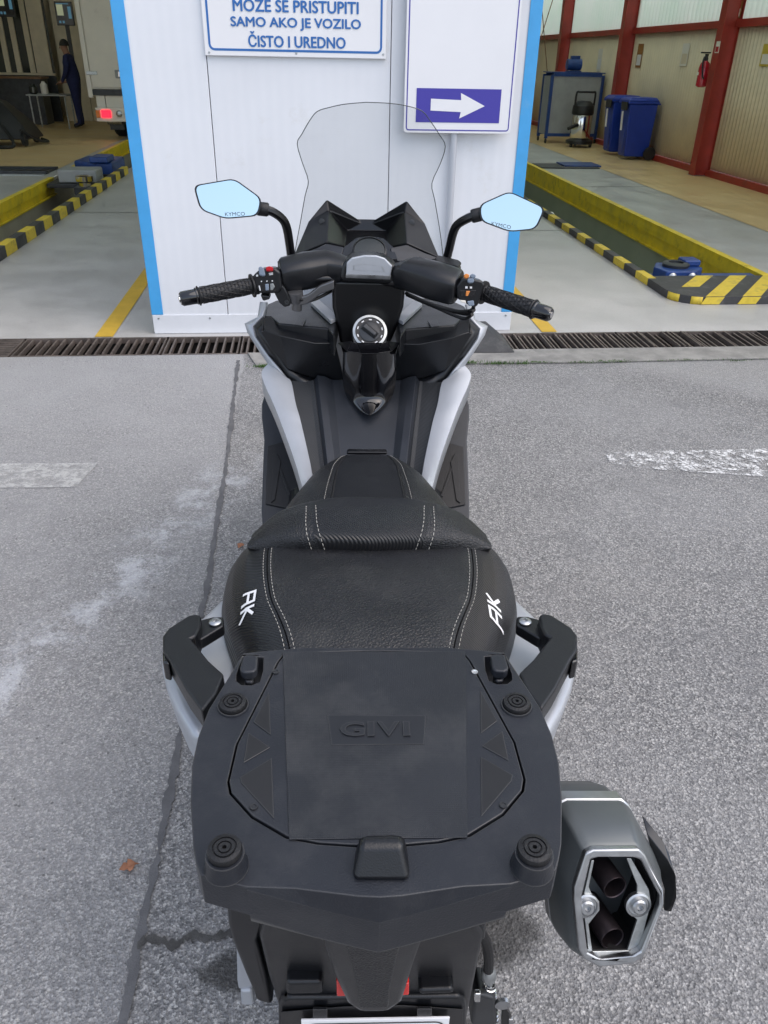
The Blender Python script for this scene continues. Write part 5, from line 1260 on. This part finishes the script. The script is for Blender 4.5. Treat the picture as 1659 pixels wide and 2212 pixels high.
bd = slab('silver_badge', Sy(1.790, zD, (720, 425), (723, 368), (745, 347), (800, 336), (850, 337), (886, 349), (918, 382), (908, 432)), (0, .009, 0), 'silver', cb_, .003)
slab('badge_edge', Sy(1.7885, zD, (720, 414), (912, 421), (908, 436), (720, 428)), (0, .001, -.002), 'alu', bd, .001)
ip = poly_on(zD, ((752, 378), (800, 373), (876, 383), (884, 405), (752, 398)), 1.7895); ic = sum(ip, Vector()) / 5
mesh('badge_outline', ip + [ic + (p - ic) * .94 + Vector((0, 0, 0)) for p in ip], [[i, (i + 1) % 5, 5 + (i + 1) % 5, 5 + i] for i in range(5)], 'zinc', bd)
# cables
def cable(zf, pts, y0, y1, r=.004):
    q = [S(zf(*p), y=lerp(y0, y1, i / (len(pts) - 1))) for i, p in enumerate(pts)]; tube('cable', spline(q, 5), r, 'rubber', sc, 8)
cable(zN, ((330, 1062), (470, 1125), (620, 1185), (760, 1215), (870, 1205), (900, 1150)), 1.84, 1.72); cable(zN, ((340, 1078), (480, 1140), (600, 1190), (700, 1235), (820, 1275), (880, 1240)), 1.85, 1.72)
cable(zN, ((420, 1110), (560, 1165), (700, 1205), (840, 1232), (890, 1200)), 1.85, 1.73, .0055)
cable(zM, ((1370, 1110), (1280, 1160), (1180, 1200), (1080, 1190)), 1.85, 1.78)

# ---------------------------------------------------------------- instrument cowl
def cowl():
    q = lambda x, y_, yy: S(zD(x, y_), y=yy)
    base = dict(P1=(497, 338, 2.02), P2=(535, 250, 2.07), P3=(560, 190, 2.09), P4=(640, 97, 2.12), P5=(770, 180, 2.15), q0=(648, 145, 2.105), Q1=(640, 278, 2.00), Q2=(725, 230, 2.14), Q3=(715, 298, 2.04), T=(782, 200, 2.145))
    V, I = [], {}
    for s in (-1, 1):
        for k_, (x, y_, yy) in base.items():
            p = q(x, y_, yy); I[(k_, s)] = len(V); V.append(Vector((s * abs(p.x), yy, p.z)))
    F = []
    for s in (-1, 1):
        g = lambda *a: F.append([I[(k_, s)] for k_ in a])
        g('P1', 'P2', 'Q1'); g('P2', 'P3', 'q0', 'Q1'); g('P3', 'P4', 'q0'); g('q0', 'Q2', 'Q3', 'Q1'); g('q0', 'T', 'Q2'); g('P4', 'P5', 'T', 'q0')
    F.append([I[('P5', -1)], I[('P5', 1)], I[('T', 1)], I[('T', -1)]]); F.append([I[('T', -1)], I[('T', 1)], I[('Q2', 1)], I[('Q2', -1)]]); F.append([I[('Q2', -1)], I[('Q2', 1)], I[('Q3', 1)], I[('Q3', -1)]])
    c = mesh('instrument_cowl', V, F, 'satin', sc, .003, solid=.008, ang=12)
    for s in (-1, 1):
        p = q(618, 190, 2.085); lathe('cowl_screw', [(.008, 0), (.008, -.004), (.005, -.005), (.0001, -.004)], (s * abs(p.x), 2.078, p.z), (0, 1, -.1), 'darksteel', c, 14)
        L = [q(500, 338, 1.99), q(560, 318, 1.985), q(640, 284, 1.985), q(712, 300, 1.985), q(700, 356, 1.955), q(560, 352, 1.955)]
        slab('dash_shelf', [Vector((s * abs(p.x), p.y, p.z)) for p in L], (0, .02, -.03), 'tunnel', c, .003)
    slab('instrument_panel', [q(*p) for p in ((712, 300, 2.0), (762, 262, 2.03), (800, 256, 2.035), (840, 256, 2.035), (880, 262, 2.03), (922, 300, 2.0), (940, 352, 1.94), (700, 352, 1.94))], (0, .03, -.02), 'tunnel', c, .002)
    gd = Vector((0, -.62, .78)); gc = q(820, 318, 1.962)
    gg = lathe('gauge', [(.042, -.02), (.042, .003), (.0385, .005), (.0375, .002)], gc, gd, 'satin', c, 36); lathe('gauge_glass', [(.0374, .0), (.0374, .0025), (.0001, .003)], gc, gd, 'gauge', gg, 36)
cowl()

# ---------------------------------------------------------------- windshield
def glassmat():
    m = bpy.data.materials.new('clear_screen'); m.use_nodes = True; n_, l_ = m.node_tree.nodes, m.node_tree.links
    n_.remove(n_['Principled BSDF']); t = n_.new('ShaderNodeBsdfTransparent'); t.inputs[0].default_value = (.93, .935, .935, 1)
    g = n_.new('ShaderNodeBsdfGlossy'); g.inputs['Roughness'].default_value = .03; f = n_.new('ShaderNodeFresnel'); f.inputs[0].default_value = 1.28
    x = n_.new('ShaderNodeMixShader'); l_.new(f.outputs[0], x.inputs[0]); l_.new(t.outputs[0], x.inputs[1]); l_.new(g.outputs[0], x.inputs[2]); l_.new(x.outputs[0], n_['Material Output'].inputs[0]); return m
MT['screenglass'] = glassmat(); MT['screenedge'] = mat('screen_edge', (.06, .075, .075), .25)
wl = [(791, 221), (745, 225), (712, 232), (685, 241), (668, 262), (652, 290), (642, 311), (654, 354), (666, 391), (659, 423), (648, 485), (638, 540), (636, 570)]
wr = [(791, 221), (840, 223), (880, 229), (912, 240), (930, 262), (950, 292), (962, 316), (951, 354), (933, 396), (939, 432), (949, 490), (956, 543), (958, 570)]
wl = [(640 if False else x, y) for x, y in wl]
def wy(py, f): return lerp(1.99, 2.20, (py - 221) / 320) - .015 * f * f
R_ = spline([(x, y, 0) for x, y in wr], 3); L_ = spline([(x, y, 0) for x, y in wl], 3)
rows = []
for a, b in zip(L_, R_):
    rows.append([S((lerp(a.x, b.x, j / 16), lerp(a.y, b.y, j / 16)), y=wy(lerp(a.y, b.y, j / 16), (lerp(-1, 1, j / 16)) * min(1, (b.x - a.x) / 300))) for j in range(17)])
rows[0] = [rows[1][j].lerp(rows[0][j], .98) for j in range(17)]
ws = surf('windshield', rows[0:], 'screenglass', sc, (1, 1), solid=.0014, ang=60)
es = ws.modifiers.new('split', 'EDGE_SPLIT'); es.split_angle = R(30)
edge = [r[0] for r in rows[::-1]] + [r[-1] for r in rows[1:]]
tube('screen_edge', edge, .0010, 'screenedge', ws, 6)

# ---------------------------------------------------------------- mirrors
def mirror(s, zf, out, ctr, y, nrm, stem, txt):
    nrm = Vector(nrm).normalized(); c = S(zf(*ctr), y=y)
    g = roundpoly([SP(zf(*p), c, nrm) for p in out], .014); cc = sum(g, Vector()) / len(g)
    big = [cc + (p - cc) * 1.06 for p in g]; bk = [cc + (p - cc) * .80 - nrm * .035 for p in g]
    loft_ = [[p + nrm * .001 for p in big], [p - nrm * .008 for p in big], bk]
    m = loft('mirror', loft_, 'satin', sc, ang=30)
    slab('mirror_glass', [p + nrm * .0014 for p in g], nrm * .0012, 'mirror', m)
    up = Vector((0, 0, 1)); up = (up - nrm * up.dot(nrm)).normalized(); rt_ = up.cross(nrm)
    tc_ = SP(zf(*txt), c, nrm); text('lettering', 'KYMCO', tc_ + nrm * .0026, rt_ * 1 + up * (-.16 if s > 0 else .02), up, .045, .008, 'blackprint', m, .0004)
    pts = spline([S(zf(x, y_), y=yy) for x, y_, yy in stem], 4); nn = len(pts)
    tube('mirror_stem', pts, [.013 if i < 5 else .0105 for i in range(nn)], 'satin', m, 10)
    lathe('stem_boot', [(.0135, -.012), (.0155, -.008), (.0155, .012), (.0135, .016)], pts[3], pts[4] - pts[2], 'rubber', m, 14)
mirror(-1, zM, ((165, 198), (505, 140), (738, 308), (706, 450), (430, 475), (222, 400)), (450, 310), 1.90, (.10, -.96, .25),
       ((700, 395, 1.925), (770, 400, 1.925), (850, 425, 1.93), (930, 485, 1.94), (968, 560, 1.95), (990, 680, 1.965), (1010, 830, 1.985)), (515, 442))
mirror(1, zN, ((948, 342), (1185, 236), (1468, 368), (1395, 532), (1188, 552), (960, 468)), (1210, 395), 1.87, (-.10, -.96, .25),
       ((975, 410, 1.895), (910, 425, 1.895), (840, 450, 1.90), (760, 500, 1.92), (722, 570, 1.935), (695, 680, 1.955), (668, 790, 1.98)), (1118, 508))

# ---------------------------------------------------------------- tail: silver panels, grab handles
def tail(s):
    q = lambda z, *pp: sx([S(zJ(*p), z=z) for p in pp], s)
    t = slab('tail_panel', q(.795, (1000, 250), (1092, 288), (1225, 412), (1330, 450), (1440, 520), (1484, 610), (1484, 720), (1455, 860), (1400, 1000), (1325, 1140), (1270, 1190), (1100, 1050), (960, 700)), (-.012 * s, 0, -.085), 'silver', sc, .014, seg=4, ang=50)
    h = slab('grab_handle', q(.868, (1228, 398), (1255, 385), (1310, 396), (1440, 478), (1480, 530), (1482, 620), (1430, 705), (1340, 880), (1245, 1020), (1150, 905), (1095, 780), (1190, 690), (1300, 545), (1265, 530), (1240, 480)), (0, .006, -.040), 'plastic', sc, .010, seg=4, ang=50)
    slab('mount_tab', q(.850, (1080, 405), (1150, 406), (1228, 425), (1255, 470), (1262, 560), (1225, 552), (1080, 465)), (0, 0, -.018), 'plastic', h, .003)
    c = q(.851, (1135, 447))[0]; lathe('mount_bolt', [(.0085, 0), (.0085, .002), (.0055, .004), (.0032, .004), (.003, .001), (.0001, .001)], c, (0, 0, 1), 'alu', h, 18)
    slab('handle_end', q(.862, (1435, 640), (1484, 615), (1484, 700), (1440, 712)), (0, 0, -.03), 'gloss', h, .003)
    # filler under seat edge
both(tail)
loft('under_seat', [[(-a, y, z0), (a, y, z0), (a, y, z1), (-a, y, z1)] for y, a, z0, z1 in ((.56, .10, .62, .78), (.70, .15, .60, .80), (.85, .175, .58, .80), (1.0, .17, .58, .80), (1.15, .15, .55, .73), (1.35, .12, .5, .70), (1.50, .09, .45, .68))], 'plastic', sc, bevel=.02)

# ---------------------------------------------------------------- rear end
def mixpts(*a): return [S((zK if k_ == 'K' else zL)(x, y_), y=yy) for k_, x, y_, yy in a]
slab('tail_side_cover', mixpts(('K', 300, 560, .53), ('K', 322, 800, .53), ('K', 352, 910, .535), ('K', 460, 1180, .55), ('K', 530, 1335, .56), ('K', 546, 1400, .56), ('K', 690, 1440, .56), ('K', 640, 1180, .55), ('K', 566, 900, .535), ('K', 640, 700, .53)), (.0, .16, .02), 'plastic', sc, .006)
slab('tail_side_cover', mixpts(('L', 1010, 560, .53), ('L', 985, 885, .54), ('L', 960, 900, .54), ('L', 850, 740, .53)), (.0, .16, .02), 'plastic', sc, .006)
rp_ = slab('rear_fender', mixpts(('K', 640, 660, .50), ('K', 568, 905, .505), ('K', 640, 1200, .53), ('K', 770, 1600, .555), ('L', 840, 1600, .555), ('L', 900, 1300, .535), ('L', 985, 888, .505), ('L', 860, 700, .50)), (0, .05, .0), 'plastic', sc, .012, seg=3)
slab('fender_ledge', mixpts(('K', 798, 1245, .512), ('K', 1095, 1240, .512), ('K', 1105, 1345, .512), ('K', 798, 1350, .512)), (0, .03, 0), 'plastic', rp_, .005)
slab('fender_ledge', mixpts(('L', 440, 1310, .512), ('L', 720, 1300, .512), ('L', 740, 1340, .512), ('L', 440, 1350, .512)), (0, .03, 0), 'plastic', rp_, .005)
tl = slab('tail_bridge', mixpts(('K', 1160, 800, .43), ('K', 1105, 955, .435), ('K', 1190, 1200, .455), ('K', 1300, 1430, .47), ('K', 1400, 1495, .475), ('L', 195, 1492, .475), ('L', 305, 1420, .47), ('L', 400, 1120, .455), ('L', 468, 935, .435), ('L', 425, 820, .43)), (0, .05, -.012), 'plastic', sc, .008, seg=3)
slab('bridge_inset', mixpts(('K', 1245, 840, .428), ('K', 1330, 1060, .44), ('K', 1385, 1290, .455), ('K', 1400, 1455, .464), ('L', 190, 1452, .464), ('L', 205, 1290, .455), ('L', 255, 1060, .44), ('L', 322, 840, .428)), (0, .006, -.002), 'leather', tl, .002)
slab('tail_lamp', mixpts(('K', 1212, 1238, .49), ('K', 1262, 1238, .49), ('L', 362, 1255, .49), ('L', 360, 1352, .49), ('K', 1215, 1362, .49)), (0, .02, 0), 'tailred', sc, .002)
ph = slab('plate_holder', mixpts(('K', 735, 1455, .53), ('K', 765, 1392, .53), ('K', 820, 1372, .53), ('L', 770, 1362, .53), ('L', 815, 1395, .53), ('L', 832, 1450, .53), ('L', 835, 1900, .545), ('K', 735, 1900, .545)), (0, .022, 0), 'plastic', sc, .005)
slab('holder_inset', mixpts(('K', 760, 1480, .5285), ('K', 1290, 1435, .5285), ('L', 310, 1425, .5285), ('L', 800, 1460, .5285), ('L', 805, 1890, .5435), ('K', 760, 1890, .5435)), (0, -.001, 0), 'satin', ph, .0004)
for k_, x0, x1, yy in (('K', 1020, 1140, 1440), ('L', 425, 545, 1435)):
    slab('plate_clip', mixpts((k_, x0, yy, .5265), (k_, x1, yy, .5265), (k_, x1, yy + 80, .5265), (k_, x0, yy + 80, .5265)), (0, -.004, 0), 'plastic', ph, .001)
pa, pb = S(zK(922, 1521), y=.523), S(zL(691, 1532), y=.523)
zp = (pa.z + pb.z) / 2; pl = box('number_plate', (pa.x, .520, zp - .16), (pb.x, .523, zp), 'plate', sc, .0008)
def rrs(xa, xb, za, zb2, rad, y, k_=5): return rrect(xa, xb, za, zb2, rad, y, k_)
a_, b_ = rrs(pa.x + .006, pb.x - .006, zp - .154, zp - .006, .012, .5192), rrs(pa.x + .0085, pb.x - .0085, zp - .1515, zp - .0085, .0095, .5192)
mesh('plate_border', a_ + b_, [[i, (i + 1) % 20, 20 + (i + 1) % 20, 20 + i] for i in range(20)], 'blackprint', pl)
# cable spring, brackets
s0, s1 = S(zL(1012, 1150), y=.64), S(zL(1058, 1560), y=.66)
tube('brake_cable', spline([S(zL(900, 770), y=.62), S(zL(990, 900), y=.63), S(zL(1015, 1040), y=.635), s0], 5), .0075, 'rubber', sc, 10)
ax = (s1 - s0); u, v = frame(ax); hel = [s0 + ax * (i / 130) + .0075 * (math.cos(i * .62) * u + math.sin(i * .62) * v) for i in range(131)]
spn = tube('cable_spring', hel, .0017, 'chrome', sc, 6); tube('spring_core', [s0 - ax * .05, s1 + ax * .05], .0042, 'zinc', spn, 8)
lathe('spring_seat', [(.008, -.005), (.011, 0), (.011, .02), (.007, .025)], s0, ax, 'zinc', spn, 14)
slab('caliper', mixpts(('L', 895, 1350, .63), ('L', 960, 1345, .63), ('L', 1075, 1380, .63), ('L', 1090, 1600, .64), ('L', 870, 1600, .64), ('L', 890, 1430, .63)), (0, .05, -.01), 'darksteel', sc, .006)
slab('caliper_bracket', mixpts(('L', 900, 1340, .625), ('L', 952, 1340, .625), ('L', 948, 1410, .625), ('L', 898, 1410, .625)), (0, .008, 0), 'chrome', sc, .002)
slab('bracket', mixpts(('L', 1125, 1470, .64), ('L', 1160, 1462, .64), ('L', 1210, 1545, .64), ('L', 1205, 1650, .64), ('L', 1120, 1650, .64)), (0, .01, 0), 'satin', sc, .002)
slab('bracket_end', mixpts(('L', 1182, 1550, .638), ('L', 1215, 1552, .638), ('L', 1218, 1650, .638), ('L', 1180, 1650, .638)), (0, .006, 0), 'alu', sc, .001)
lathe('bracket_bolt', [(.012, 0), (.012, -.006), (.006, -.008)], S(zL(1125, 1400), y=.64), (0, 1, 0), 'alu', sc, 12)
c = slab('swingarm_cover', mixpts(('K', 385, 960, .66), ('K', 392, 1250, .66), ('K', 402, 1312, .66), ('K', 520, 1300, .66), ('K', 560, 1200, .66), ('K', 480, 960, .66)), (.01, .18, -.03), 'silver', sc, .006)
slab('swingarm_foot', mixpts(('K', 420, 1318, .655), ('K', 520, 1312, .655), ('K', 535, 1437, .655), ('K', 430, 1437, .655)), (0, .08, 0), 'silver', c, .005)

# ---------------------------------------------------------------- exhaust
C0 = S(zH(720, 1110), y=.60); en = Vector((.06, -.93, .36)).normalized(); ea = -en
op = [(510, 772), (562, 747), (850, 745), (888, 778), (1005, 1000), (1010, 1090), (882, 1425), (820, 1468), (600, 1490), (505, 1440), (472, 1380), (440, 1070), (442, 985)]
ip_ = [(548, 812), (600, 797), (800, 797), (862, 815), (980, 1040), (978, 1100), (862, 1385), (800, 1418), (610, 1438), (528, 1395), (492, 1100), (492, 1050)]
O3 = [SP(zH(*p), C0, en) for p in op]; I3 = [SP(zH(*p), C0, en) for p in ip_]; ec = sum(O3, Vector()) / len(O3)
ex = thing_ex = loft('muffler', [[ec + (p - ec) * k_ + ea * t for p in O3] for k_, t in ((.985, .008), (1.04, .012), (1.17, .035), (1.27, .070), (1.27, .082))], 'muffler', sc, bevel=.004, ang=30, cap=False)
loft('muffler_front', [[ec + (p - ec) * k_ + ea * t for p in O3] for k_, t in ((1.20, .080), (1.24, .094), (1.18, .135), (1.0, .175), (.40, .22))], 'muffler', ex, bevel=.004, ang=30)
loft('muffler_band', [[ec + (p - ec) * k_ + ea * t for p in O3] for k_, t in ((1.26, .080), (1.295, .082), (1.295, .102), (1.23, .104))], 'alu', ex, ang=30, cap=False)
holed('end_ring', O3, [I3], ea * .012, 'alu', ex, .003)
fig = [(566, 812), (765, 800), (838, 972), (836, 1018), (780, 1072), (776, 1135), (838, 1190), (772, 1382), (562, 1390), (522, 1218), (560, 1182), (602, 1130), (600, 1075), (546, 1022), (530, 985)]
pl_ = C0 + ea * .010
for pp in (((550, 815), (498, 1050), (498, 1100), (532, 1392), (552, 1405), (556, 1385), (532, 1218), (560, 1182), (602, 1130), (600, 1075), (550, 1022), (534, 985), (568, 815)),
           ((770, 802), (800, 802), (912, 1000), (925, 1080), (852, 1378), (776, 1380), (838, 1190), (776, 1135), (780, 1072), (836, 1018), (838, 972)),
           ((555, 1388), (553, 1406), (612, 1432), (800, 1412), (850, 1381), (775, 1382))):
    slab('inner_plate', [SP(zH(*p), pl_, en) for p in pp], ea * .004, 'zinc', ex, .001)
mesh('inner_wall', [ec + (p - ec) * .99 + ea * .09 for p in I3], [list(range(len(I3)))], 'gloss', ex)
MT['soot'] = mat('soot_black', (.008, .007, .008), .8)
loft('inner_sleeve', [[ec + (p - ec) * 1.0 + ea * t for p in I3] for t in (.0125, .09)], 'soot', ex, cap=False)
for (xe_, ye_), (xs_, ys2) in (((700, 988), (655, 850)), ((683, 1308), (640, 1190))):
    pe = SP(zH(xe_, ye_), C0 + ea * .018, en); ps_ = pe + ea * .07 + Vector((-.012, 0, .012)); dd = (ps_ - pe).normalized(); r = .0168
    lathe('tail_pipe', [(r, .07), (r, .001), (r - .0006, 0), (r - .0018, .001), (r - .002, .05), (.0001, .05)], pe, dd, 'pipe', ex, 24)
for p in ((515, 1098), (842, 1092)):
    c = SP(zH(*p), pl_, en)
    lathe('end_bolt', [(.017, -.004), (.017, .002), (.0145, .003), (.0135, .001), (.0100, .001), (.0100, .006), (.0080, .008), (.0042, .008), (.0040, .003), (.0001, .003)], c, en, 'alu', ex, 24)
gp = [S(zH(*p), y=yy) for p, yy in (((900, 650), .70), ((1040, 828), .66), ((1078, 905), .645), ((1086, 1050), .635), ((1052, 1140), .635), ((1006, 1132), .635), ((1010, 1000), .645), ((960, 840), .665), ((930, 770), .68))]
slab('heat_guard', gp, (.0, .03, .006), 'gloss', ex, .003)
tube('exhaust_pipe', spline([ec + ea * .26, ec + ea * .36 + Vector((-.03, 0, -.04)), (.18, 1.10, .28), (.10, 1.35, .22)], 5), .024, 'pipe', sc, 12)
MT['bracketdark'] = MT['satin']
slab('muffler_hanger', [ec + ea * .10 + Vector(v) for v in ((-.085, 0, .03), (-.16, .02, .07), (-.16, .05, .05), (-.085, .03, -.02))], (0, .01, -.006), 'satin', ex, .003)

# ---------------------------------------------------------------- body below, wheels
def wheel(y, wd, rr, name='wheel'):
    pf = [(.19, -wd * .38), (.235, -wd * .48), (rr * .93, -wd * .46), (rr * .985, -wd * .25), (rr, 0), (rr * .985, wd * .25), (rr * .93, wd * .46), (.235, wd * .48), (.19, wd * .38)]
    w_ = lathe(name, pf, (0, y, rr), (1, 0, 0), 'tyre', sc, 40, cap=False)
    lathe('rim', [(.188, -wd * .37), (.176, -wd * .3), (.176, wd * .3), (.188, wd * .37)], (0, y, rr), (1, 0, 0), 'satin', w_, 40, cap=False)
    multi('spokes', [tube_vf([Vector((0, y + .03 * math.cos(R(a)), rr + .03 * math.sin(R(a)))), Vector((0, y + .177 * math.cos(R(a)), rr + .177 * math.sin(R(a))))], .014, 8) for a in range(0, 360, 60)], 'satin', w_)
    lathe('hub', [(.01, -.06), (.045, -.058), (.045, .058), (.01, .06)], (0, y, rr), (1, 0, 0), 'satin', w_, 20)
wheel(.90, .155, .29); wheel(2.45, .12, .29)
loft('belly', [[(-a, y, z0), (a, y, z0), (a, y, z1), (-a, y, z1)] for y, a, z0, z1 in ((1.12, .16, .26, .56), (1.3, .18, .17, .56), (1.6, .19, .16, .54), (1.85, .21, .18, .56), (2.02, .20, .24, .62))], 'plastic', sc, bevel=.03)
loft('engine_case', [[(-.15, y, .30), (-.09, y, .26), (-.09, y, .52), (-.15, y, .50)] for y in (.78, 1.25)], 'darksteel', sc, bevel=.015)
loft('front_fairing', [[(-a, y, z0), (a, y, z0), (a * 1.02, y, (z0 + z1) / 2), (a * .8, y, z1), (-a * .8, y, z1), (-a * 1.02, y, (z0 + z1) / 2)] for y, a, z0, z1 in ((2.0, .27, .34, .93), (2.15, .25, .46, 1.0), (2.32, .19, .60, 1.02), (2.46, .11, .68, .96), (2.54, .04, .76, .88))], 'silver', sc, bevel=.03)
both(lambda s: tube('fork_leg', [(s * .085, 2.45, .29), (s * .085, 2.25, .75)], .024, 'alu', sc, 12))
loft('front_fender', [[(x, 2.45 + .315 * math.cos(R(a)), .29 + .315 * math.sin(R(a))) for x in (-.075, -.04, .04, .075)] for a in range(10, 171, 16)], 'satin', sc, closed=False, cap=False, solid=.004)
both(lambda s: tube('centre_stand', [(s * .06, 1.22, .26), (s * .12, 1.17, .012)], .013, 'satin', sc, 10))
